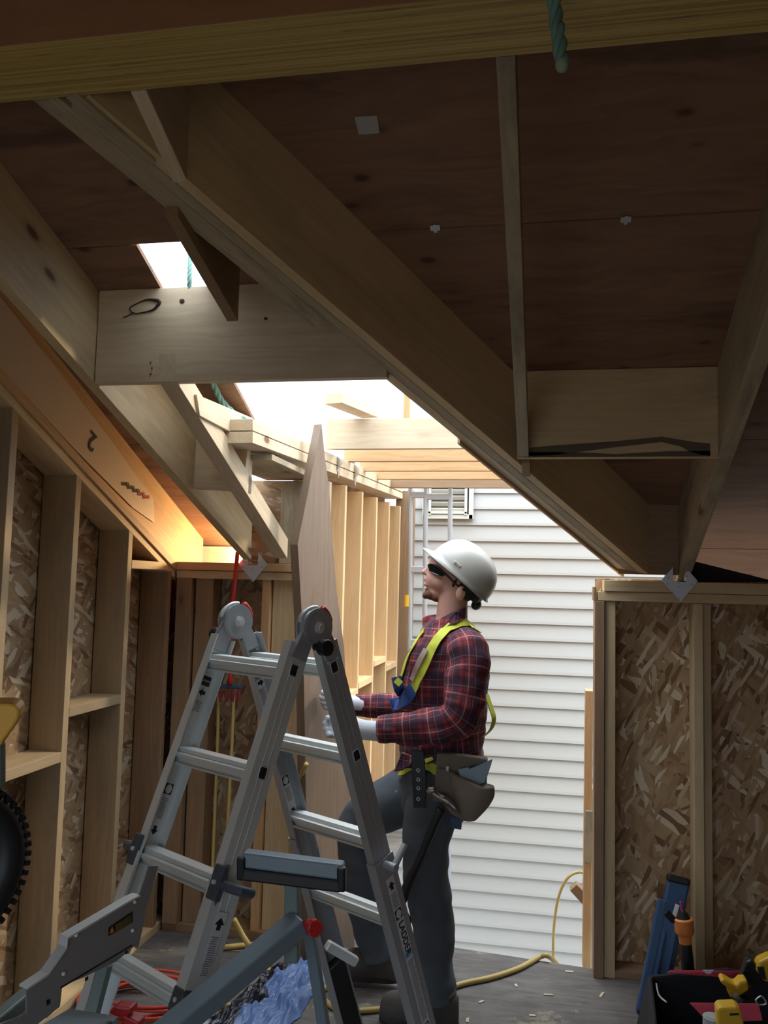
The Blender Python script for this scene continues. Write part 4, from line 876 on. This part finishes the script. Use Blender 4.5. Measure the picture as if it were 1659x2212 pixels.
def limb(pts, radii, flat=1., axis=None):
    """rings perpendicular to the path"""
    pts = [V(p) for p in pts]; out = []; n = len(pts); pa = None
    for i, p in enumerate(pts):
        t = (pts[min(i+1, n-1)]-pts[max(i-1, 0)]).normalized(); ref = axis or V((0, 1, 0)); a = (ref-t*ref.dot(t)).normalized(); b = t.cross(a)
        r = radii[i]; out.append((p, a*r*flat, b*r))
    return out
def buildcloth(mb, name, m, sub=1):
    o = mk(name, mb.v, mb.f, m, per, smooth=True, uvs=mb.uv); s = o.modifiers.new('s', 'SUBSURF'); s.levels = sub; s.render_levels = sub; return o
# shirt
sh = MB(); rings = []
for y, xl, xr, sy in ((1338, 930, 1004, .07), (1352, 915, 1022, .12), (1372, 903, 1040, .175), (1400, 885, 1051, .20), (1440, 870, 1054, .205), (1490, 866, 1053, .195), (1545, 868, 1052, .185), (1580, 868, 1044, .18), (1610, 862, 1046, .185), (1634, 868, 1043, .18)):
    a, b_ = P(xl, y), P(xr, y); rings.append(((a+b_)/2, (b_-a)/2, V((0, sy, 0))))
ringloft(sh, rings, 44, .012, 8.)
ringloft(sh, limb([P(1000, 1375, 3.30), P(1012, 1410, 3.25), P(1010, 1460, 3.21), P(1004, 1510, 3.19), P(990, 1548, 3.18), P(955, 1566, 3.18), P(905, 1572, 3.17), P(860, 1576, 3.17), P(815, 1577, 3.17)], [.06, .082, .078, .074, .076, .072, .064, .056, .047]), 28, .012, 12., seed=4)
ringloft(sh, limb([P(955, 1385, 3.60), P(940, 1410, 3.66), P(925, 1460, 3.70), P(908, 1505, 3.72), P(880, 1525, 3.71), P(830, 1525, 3.69), P(795, 1524, 3.68), P(768, 1524, 3.68)], [.06, .078, .072, .07, .062, .055, .05, .047]), 28, .010, 12., seed=9)
shirt = buildcloth(sh, 'plaid_shirt', PLAID)
for s_, pts in ((0, [P(928, 1352, 3.33), P(950, 1340, 3.33), P(985, 1322, 3.36), P(1008, 1312, 3.42), P(1008, 1335, 3.40), P(985, 1345, 3.32), P(955, 1358, 3.30), P(938, 1372, 3.30)]), (1, [P(912, 1335, 3.52), P(930, 1330, 3.54), P(945, 1328, 3.56), P(940, 1350, 3.50), P(915, 1362, 3.50)])):
    cl = MB(); cl.prism(pts, (-.004, .008, .004)); cl.uv = [(v.x, v.z) for v in cl.v]; mk('collar_flap', cl.v, cl.f, PLAID, shirt, uvs=cl.uv, bevel=.003)
# cuffs/shirt tail on the front
tl = MB(); tl.prism([P(868, 1625, 3.30), P(895, 1635, 3.28), P(885, 1655, 3.28), P(868, 1665, 3.30), P(850, 1668, 3.32), P(858, 1650, 3.32)], (0, .012, 0)); tl.uv = [(v.x, v.z) for v in tl.v]
mk('shirt_tail', tl.v, tl.f, PLAID, shirt, uvs=tl.uv, bevel=.004)
# jeans
je = MB(); rings = []
for y, xl, xr, sy in ((1622, 872, 1040, .165), (1660, 868, 1035, .17), (1700, 868, 1025, .175), (1745, 870, 1012, .165), (1775, 885, 1000, .13)):
    a, b_ = P(xl, y), P(xr, y); rings.append(((a+b_)/2, (b_-a)/2, V((0, sy, 0))))
ringloft(je, rings, 36, .006, 7.)
def limbw(rows, Yc, sy): return [((P(a, y, Yv)+P(b_, y, Yv))/2, (P(b_, y, Yv)-P(a, y, Yv))/2, V((0, s_, 0))) for (y, a, b_), Yv, s_ in zip(rows, Yc, sy)]
ringloft(je, limbw([(1690, 880, 1018), (1750, 872, 995), (1830, 868, 972), (1900, 872, 968), (1950, 880, 978), (2020, 893, 984), (2080, 903, 980), (2130, 902, 985), (2158, 912, 986)], [3.36, 3.35, 3.34, 3.34, 3.35, 3.36, 3.37, 3.37, 3.37], [.10, .10, .095, .088, .085, .082, .078, .082, .085]), 30, .011, 8., seed=3)
# forward leg: thigh to knee, then shin
ringloft(je, limb([P(955, 1690, 3.50), P(905, 1705, 3.51), P(850, 1732, 3.52), P(800, 1758, 3.54), P(776, 1785, 3.56), P(776, 1830, 3.58), P(785, 1890, 3.60), P(798, 1960, 3.62), P(815, 2030, 3.64), P(822, 2068, 3.64)], [.105, .112, .105, .098, .088, .088, .092, .088, .082, .080]), 30, .010, 8., seed=6)
jeans = buildcloth(je, 'work_trousers', JEAN)
# body: head, neck and torso core in one continuous skin
bd = MB(); hp = radians(30)
hf = V((-cos(hp), 0, sin(hp))); hu = V((sin(hp), 0, cos(hp))); hs = V((0, 1, 0)); RH = Matrix((hf, hs, hu)).transposed()
HY = 3.45
def H(x, y, dy=0.): return aY(x, y, HY)+V((0, dy, 0))
k = PX
E = lambda x, y, rf, rs, ru, dy=0., R=RH: bd.ell(H(x, y, dy), (rf*k, rs, ru*k), R, nu=24, nv=16)
E(990, 1232, 58, .077, 58); E(962, 1226, 38, .066, 44); E(955, 1252, 36, .058, 34); E(972, 1268, 44, .056, 26); E(975, 1246, 42, .068, 36)
E(944, 1280, 20, .036, 15); E(936, 1285, 12, .022, 11); E(1000, 1268, 26, .062, 30)
# brow, nose, lips, chin
E(939, 1216, 10, .045, 8); bd.tube([H(934, 1222), H(924, 1229), H(917, 1235)], [.010, .011, .010], 12); E(917, 1236, 7.5, .014, 6.5); E(924, 1240, 5.5, .018, 4.5)
E(925, 1253, 8, .022, 5); E(922, 1257, 5, .018, 3); E(923, 1265, 5.5, .019, 3.2); E(930, 1262, 12, .027, 10); E(930, 1270, 10, .024, 7)
E(953, 1258, 18, .02, 16, -.040); E(953, 1258, 18, .02, 16, .040)
# neck and trunk
bd.tube([H(985, 1262), H(978, 1300), H(976, 1335), P(975, 1372)], [.058, .060, .064, .075], 20)
bd.tube([P(975, 1360), P(968, 1420), P(960, 1520), P(955, 1640)], [.07, .12, .12, .11], 20)
body = bd.build('body', SKIN, per, remesh=.0042, sm=4)
bd = MB()
# ear
e1 = H(1000, 1281, -.086); bd.ell(e1, (.019, .009, .029), RH @ Matrix.Rotation(.25, 3, 'Y')); bd.ell(e1+V((0, -.007, 0))+hf*.002, (.012, .005, .02), RH @ Matrix.Rotation(.25, 3, 'Y'))
bd.build('ear', SKIN, body, smooth=True)
HAIR = mat('brown_beard', (.13, .06, .03), .9); b = MB()
b.ell(H(930, 1285), (.026, .034, .020), RH); b.ell(H(922, 1274), (.008, .014, .009), RH); b.ell(H(920, 1286), (.015, .028, .015), RH); b.ell(H(940, 1292), (.022, .033, .014), RH)
b.build('beard', HAIR, body, remesh=.004, sm=2)
b = MB(); b.ell(H(1012, 1262), (.055, .074, .075), RH, nu=24, nv=14); b.ell(H(990, 1252, -.058), (.010, .014, .035), RH); b.build('short_hair', mat('dark_brown_hair', (.035, .022, .016), .85), body, smooth=True)
b = MB()
for y, r in ((1252.5, .0035), (1263, .0045)): b.tube(crv([H(929, y+3, -.022), H(919.5, y, -.010), H(917.5, y, 0), H(919.5, y, .01), H(929, y+3, .022)]), r, 8)
b.build('lips', mat('lips', (.42, .13, .12), .5), body, smooth=True)
# sunglasses
sg = MB()
for s_ in (-1, 1):
    vs = []; fs = []; c0 = [H(x, y) for x, y in ((927, 1222), (935, 1219), (948, 1224), (962, 1236), (968, 1244), (958, 1246), (944, 1242), (933, 1236))]
    dy = [.030, .044, .062, .074, .078, .074, .062, .046]
    pts = [p+V((0, s_*q, 0)) for p, q in zip(c0, dy)]
    sg.prism(pts, (-.004, s_*.004, .003))
LENS = mat('mirror_dark_lens', (.02, .025, .025), .08, .6); gl = sg.build('sunglasses', LENS, per, bevel=.0015)
b = MB()
for s_ in (-1, 1):
    b.tube(crv([H(928, 1221, s_*.02), H(944, 1221, s_*.062), H(964, 1237, s_*.080), H(985, 1258, s_*.084), H(1000, 1271, s_*.082)]), [.0025]*6+[.004]*18+[.0025], 8)
b.tube([H(928, 1221, -.03), H(925, 1222, 0), H(928, 1221, .03)], .003, 8); b.build('sunglasses_frame', BLK, gl, smooth=True)
# hard hat
ha = radians(41); qf = V((-cos(ha), 0, sin(ha))); qu = V((sin(ha), 0, cos(ha))); HC = H(995, 1243)
HAT = mat('off_white_hard_hat', (.47, .46, .42), .3)
vs = []; nu, nv = 48, 16; RA, RB, RHt = .140, .112, .128
for j in range(nv+1):
    for i in range(nu):
        a = 2*pi*i/nu; t_ = pi/2*j/nv; r = sin(t_)**.85; hgt = cos(t_)**.9
        ridge = 1+.045*exp(-(sin(a)/.16)**2)*sin(t_*1.3) if cos(a) != 2 else 1
        vs.append(HC+qf*(cos(a)*RA*r)+hs*(sin(a)*RB*r)+qu*(RHt*hgt*(1+.03*exp(-((sin(a)*r)/.13)**2))))
fs = [[j*nu+i, j*nu+(i+1) % nu, (j+1)*nu+(i+1) % nu, (j+1)*nu+i] for j in range(nv) for i in range(nu)]
# brim ring
bo = len(vs)
for i in range(nu):
    a = 2*pi*i/nu; ext = .010+.036*max(0, cos(a))**2.2; vs.append(HC+qf*(cos(a)*(RA+ext))+hs*(sin(a)*(RB+.010+.01*max(0, cos(a))))-qu*(.010+.012*max(0, cos(a))))
fs += [[nv*nu+i, nv*nu+(i+1) % nu, bo+(i+1) % nu, bo+i] for i in range(nu)]
hat = mk('hard_hat', vs, fs, HAT, per, smooth=True); s = hat.modifiers.new('s', 'SOLIDIFY'); s.thickness = .004; s.offset = 1
b = MB()
for dx in (0,): b.box(HC+qf*.028+hs*(-RB*.985)+qu*.03, (.035, .012, .014), Matrix((qf, hs, qu)).transposed())
b.build('accessory_slot', HAT, hat, bevel=.004)
b = MB(); pts = [HC-qu*.012+qf*(cos(a)*RA*.93)+hs*(sin(a)*RB*.93) for a in [2*pi*i/32 for i in range(33)]]
for i in range(32): b.prism([pts[i], pts[i+1], pts[i+1]-qu*.03*(1 if cos(2*pi*i/32) < -.5 else .1), pts[i]-qu*.03*(1 if cos(2*pi*i/32) < -.5 else .1)], hs*.001)
b.ell(HC-qf*.125-qu*.045, (.02, .03, .022), Matrix((qf, hs, qu)).transposed()); b.build('hat_suspension', BLK, hat)
# gloves
GLV = mat('white_knit_glove', (.60, .63, .68), .9)
def glove(wr, dirn, up, side, sc_=1.):
    b = MB(); dirn = V(dirn).normalized(); up = V(up); up = (up-dirn*up.dot(dirn)).normalized(); sd_ = dirn.cross(up)*side
    b.tube([wr-dirn*.06, wr, wr+dirn*.03, wr+dirn*.07, wr+dirn*.095], [.037, .036, .042, .043, .036], 18)
    for i, (o, L) in enumerate(((.030, .066), (.010, .075), (-.010, .070), (-.029, .056))):
        s0 = wr+dirn*.085+up*o; b.tube(crv([s0, s0+dirn*L*.45+sd_*.004, s0+dirn*L*.75+sd_*.022, s0+dirn*L*.80+sd_*.045], 4), [.0125]*9+[.0115]*3+[.009], 10)
    t0 = wr+dirn*.035+up*.028; b.tube(crv([t0, t0+dirn*.03+up*.022+sd_*.012, t0+dirn*.058+up*.026+sd_*.032], 4), .0125, 10)
    return b.build('work_glove', GLV, per, remesh=.004, sm=2)
glove(P(788, 1577, 3.17), (-1, .06, .02), (0, .2, 1), -1)
glove(P(760, 1520, 3.67), (-1, -.02, .05), (0, -.1, 1), 1)
# boots
BOOT = denim('scuffed_brown_boot', (.05, .042, .036), (.15, .14, .13)); SOLE = mat('dark_sole', (.03, .03, .032), .8)
def boot(toe, heel, Yc, zsole, hgt, top):
    a = V((toe.x, Yc, zsole)); b0 = V((heel.x, Yc, zsole)); d = (a-b0); L = d.length; d.normalize(); s_ = V((0, 0, 1)).cross(d); mb = MB()
    prof = [(0, .030, .05, .06), (.12, .040, .058, .075), (.3, .044, .065, .085), (.5, .043, .055, .075), (.68, .049, .045, .065), (.85, .050, .040, .062), (.96, .036, .034, .05), (1.0, .02, .028, .03)]
    ringloft(mb, [(b0+d*L*t_+V((0, 0, .02+h_*.8)), s_*w_, V((0, 0, 1))*h2) for t_, w_, h_, h2 in prof], 22, .003, 20.)
    ringloft(mb, [(b0+d*L*.24+V((0, 0, .05)), s_*.042, d*.055), (b0+d*L*.22+V((0, 0, .12)), s_*.045, d*.055), (top+V((0, 0, .0)), s_*.055, d*.062)], 22, .004, 18.)
    o = mk('work_boot', mb.v, mb.f, BOOT, per, smooth=True)
    so = MB(); op = []
    for k_ in range(32):
        an = 2*pi*k_/32; cx_ = cos(an); w_ = .050 if cx_ > 0 else .042; op.append(b0+d*(L*.5+cx_*L*.52)+s_*sin(an)*w_*(1-.12*exp(-(cx_/.3)**2)))
    so.prism(op, (0, 0, .030)); so.build('boot_sole', SOLE, o, bevel=.006)
    lc_ = MB()
    for q in range(5):
        p = b0+d*L*(.42+.055*q)+V((0, 0, .165-.019*q)); lc_.tube([p-s_*.028, p+V((0, 0, .006)), p+s_*.028], .003, 6)
    lc_.build('laces', BLK, o)
boot(P(822, 2190, 3.34), P(990, 2190, 3.34), 3.34, .0, .1, P(952, 2128, 3.37))
boot(P(738, 2130, 3.62), P(865, 2130, 3.62), 3.62, .022, .1, P(822, 2050, 3.64))
# harness ribbons laid on the cloth
dg = bpy.context.evaluated_depsgraph_get()
def bvh_of(mb): return BVHTree.FromPolygons([tuple(v) for v in mb.v], mb.f)
TS = bvh_of(sh); TJ = bvh_of(je)
HARN = mat('yellow_webbing', (.62, .66, .06), .7); BWEB = mat('blue_webbing', (.02, .07, .25), .7)
def ribbon(name, px, wd, m, tree=TS, off=.007, par=None, Yd=3.35, th=.003):
    pts = []
    for i in range(len(px)-1):
        for k_ in range(8): t_ = k_/8; pts.append((px[i][0]*(1-t_)+px[i+1][0]*t_, px[i][1]*(1-t_)+px[i+1][1]*t_))
    pts.append(px[-1]); hit = []; last = None
    for x, y in pts:
        d = ray(x, y).normalized(); h_, n_, _, _ = tree.ray_cast(EYE, d, 8)
        if h_ is None:
            h_ = last[0]+(aY(x, y, last[0].y)-last[0]) if last else aY(x, y, Yd); n_ = last[1] if last else -d
        if n_.dot(d) > 0: n_ = -n_
        last = (h_, n_); hit.append([h_-d*off+n_*.0, n_.copy()])
    for _ in range(3):
        hit = [hit[0]]+[[(hit[i-1][0]+hit[i][0]*2+hit[i+1][0])/4, (hit[i-1][1]+hit[i][1]+hit[i+1][1]).normalized()] for i in range(1, len(hit)-1)]+[hit[-1]]
    mb = MB(); n = len(hit); vs = []
    for i, (p, nr) in enumerate(hit):
        t_ = (hit[min(i+1, n-1)][0]-hit[max(i-1, 0)][0]).normalized(); s_ = t_.cross(nr).normalized()*wd/2; vs += [p-s_, p+s_, p+s_+nr*th, p-s_+nr*th]
    mb.add(vs, [[i*4+a, i*4+(a+1) % 4, i*4+4+(a+1) % 4, i*4+4+a] for i in range(n-1) for a in range(4)]+[[0, 1, 2, 3], [n*4-4, n*4-3, n*4-2, n*4-1]])
    return mb.build(name, m, par or per)
ribbon('harness_strap', [(1030, 1362), (1012, 1345), (990, 1346), (965, 1358), (945, 1380), (930, 1405), (915, 1440), (902, 1470), (893, 1490)], .040, HARN, off=.012)
ribbon('harness_strap', [(915, 1362), (902, 1380), (888, 1405), (876, 1432), (868, 1460), (862, 1478)], .034, HARN, off=.014)
ribbon('strap_pad', [(921, 1402), (908, 1425), (897, 1450), (890, 1470)], .024, mat('tan_pad', (.42, .30, .26), .8), off=.022)
ribbon('chest_strap', [(856, 1462), (862, 1490), (872, 1510), (885, 1518)], .04, BWEB, off=.02)
ribbon('chest_strap', [(893, 1488), (880, 1505), (862, 1520), (845, 1525)], .055, BWEB, off=.03)
ribbon('harness_strap', [(855, 1468), (866, 1478)], .025, HARN, off=.026)
b = MB(); b.tube(crv([P(1048, 1490, 3.40), P(1058, 1520, 3.38), P(1066, 1550, 3.36), P(1060, 1575, 3.36), P(1045, 1590, 3.36), P(1038, 1592, 3.36)]), .004, 6)
pts = crv([P(1050, 1500, 3.38), P(1060, 1530, 3.36), P(1066, 1552, 3.35), P(1060, 1575, 3.35), P(1043, 1592, 3.35)], 6); mb = MB()
for p, q in zip(pts[:-1], pts[1:]): mb.prism([p+V((-.006, -.018, 0)), q+V((-.006, -.018, 0)), q+V((.006, .018, 0)), p+V((.006, .018, 0))], (.003, 0, .001))
mb.build('harness_loop', HARN, per)
ribbon('leg_strap', [(866, 1668), (885, 1655), (905, 1648), (930, 1655), (948, 1668)], .034, HARN, TJ, .02)
ribbon('harness_strap', [(915, 1605), (922, 1625), (928, 1645)], .032, HARN, TJ, .03)
ribbon('harness_strap', [(990, 1632), (1012, 1628), (1032, 1612)], .026, HARN, TJ, .03)
# belt and pouch
tb = MB(); rg = []
for y, e_ in ((1618, 0), (1626, 3), (1644, 3), (1650, 0)):
    a, b_ = P(868-e_, y), P(1042+e_, y); rg.append(((a+b_)/2, (b_-a)/2, V((0, .182+e_*.002, 0))))
ringloft(tb, rg, 40, 0, steps=2); mk('tool_belt', tb.v, tb.f, BLK, per, smooth=True)
LEA = denim('worn_leather', (.19, .15, .11), (.30, .25, .19)); po = empty('x', (0, 0, 0), 'x', 'x'); bpy.data.objects.remove(po)
YP = 3.20
def pouch(name, px, y0, th, m, bev=.006, par=None): return slab(name, [P(x, y, y0) for x, y in px], (0, th, 0), m, par or per, grain=(0, 0, 1), bevel=bev)
pb = pouch('tool_pouch', [(944, 1626), (1052, 1640), (1050, 1700), (1058, 1740), (1030, 1765), (1000, 1772), (975, 1760), (955, 1735), (935, 1730), (940, 1680)], YP+.02, .05, LEA)
# bulging lower pocket
pk = MB(); rr = []
for y, xl, xr, ys in ((1685, 972, 1062, .05), (1700, 975, 1068, .055), (1725, 985, 1066, .055), (1750, 990, 1050, .045), (1770, 1000, 1030, .03)):
    a, b_ = P(xl, y, YP), P(xr, y, YP); rr.append(((a+b_)/2, (b_-a)/2, V((0, ys, 0))))
rr[0] = (rr[0][0]+V((0, 0, .0)), rr[0][1]+V((0, 0, .03*-1)), rr[0][2]); ringloft(pk, rr, 26, .004, 10.); mk('nail_pocket', pk.v, pk.f, LEA, pb, smooth=True)
pouch('pocket_flap', [(946, 1660), (985, 1668), (1000, 1700), (1000, 1745), (980, 1735), (950, 1725), (944, 1700)], YP+.004, .016, LEA, .005, pb)
pouch('speed_square', [(990, 1662), (1030, 1655), (1064, 1640), (1060, 1655), (1048, 1690), (1020, 1700), (995, 1690)], YP-.004, .012, metal('blue_grey_tool_metal', (.28, .36, .38), .45, True, .3), .002, pb)
pouch('pencil_slot', [(1012, 1657), (1026, 1652), (1027, 1656), (1013, 1661)], YP-.006, .004, INK, .0, pb)
pouch('seam_mark', [(978, 1713), (984, 1700), (986, 1703), (980, 1717)], YP-.002, .004, INK, .0, pb)
pouch('chalk_stub', [(964, 1655), (970, 1656), (969, 1666), (963, 1665)], YP-.006, .006, WHT, .001, pb)
pouch('rear_flap', [(972, 1762), (998, 1772), (996, 1793), (972, 1788)], YP+.05, .01, BLU, .002, pb)
bt = pouch('belt_tail', [(888, 1620), (915, 1622), (920, 1680), (920, 1745), (893, 1745), (890, 1690)], YP+.0, .005, BLK, .002)
for y in (1664, 1684, 1703, 1726):
    b = MB(); c = P(903.5, y, YP-.002); pts = [c+V((cos(a)*.0055, 0, sin(a)*.0055)) for a in [2*pi*i/16 for i in range(17)]]; b.tube(pts, .0017, 6, close=False); b.build('eyelet', ALU, bt, smooth=True)
# hammer hanging from the belt
hm = empty('hammer', P(865, 1945, 3.15), 'claw hammer with a black handle hanging from the tool belt', 'hammer')
b = MB(); b.tube(crv([P(868, 1943, 3.17), P(885, 1900, 3.17), P(905, 1860, 3.17), P(930, 1800, 3.165), P(952, 1748, 3.16)], 6), [.020]*3+[.017]*6+[.0145]*8+[.016]*8, 14); b.build('handle', RUB, hm, smooth=True)
b = MB(); b.tube([P(926, 1712, 3.155), P(930, 1707, 3.155), P(938, 1706, 3.155)], [.014, .016, .014], 18); b.tube(crv([P(934, 1710, 3.155), P(950, 1722, 3.155), P(966, 1730, 3.155), P(982, 1744, 3.15), P(994, 1758, 3.15)], 4), [.012]*5+[.015]*5+[.011]*4+[.007, .005, .003], 14); b.build('head', metal('worn_steel', (.33, .29, .25), .35), hm, auto=True)
b = MB()
mb = MB(); pts = crv([P(875, 1935, 3.2), P(872, 1960, 3.22), P(884, 1985, 3.24), P(882, 2000, 3.24)], 5)
for p, q in zip(pts[:-1], pts[1:]): mb.prism([p+V((-.008, 0, 0)), q+V((-.008, 0, 0)), q+V((.008, 0, 0)), p+V((.008, 0, 0))], (0, .002, 0))
mb.build('hanging_strap', BLK, per)

# ------------------------------------------------------------------ groups of like things
from collections import Counter
def gname(o):
    c, l = o.get('category'), o.get('label', '')
    if c == 'stud': return 'dormer wall studs' if 'dormer' in l else 'left wall studs' if 'left wall' in l else 'right wall studs' if ('right wall' in l or 'door-side' in l) else 'left back wall studs'
    if c == 'block': return 'blocks between dormer wall studs' if 'dormer' in l else 'blocks between left wall studs' if 'left wall' in l else 'loose blocks outside the opening' if 'guard' in l or 'post' in l else 'roof blocking pieces'
    return {'rafter': 'roof rafters', 'header': 'roof headers', 'plate': 'wall plates', 'joist': 'dormer joists', 'hose': 'yellow hoses', 'rope': 'teal ropes', 'metal tie': 'hurricane ties on the dormer plate', 'metal bracket': 'rafter brackets',
            'clip': 'panel clips on the roof seam', 'tarp': 'plastic sheets on the floor', 'drill': 'cordless drills in the tool bag', 'board': 'loose and trim boards'}.get(c)
tops = [o for o in C.objects if o.parent is None and o.get('category')]
cnt = Counter(gname(o) for o in tops)
for o in tops:
    g = gname(o)
    if g and cnt[g] > 1: o['group'] = g
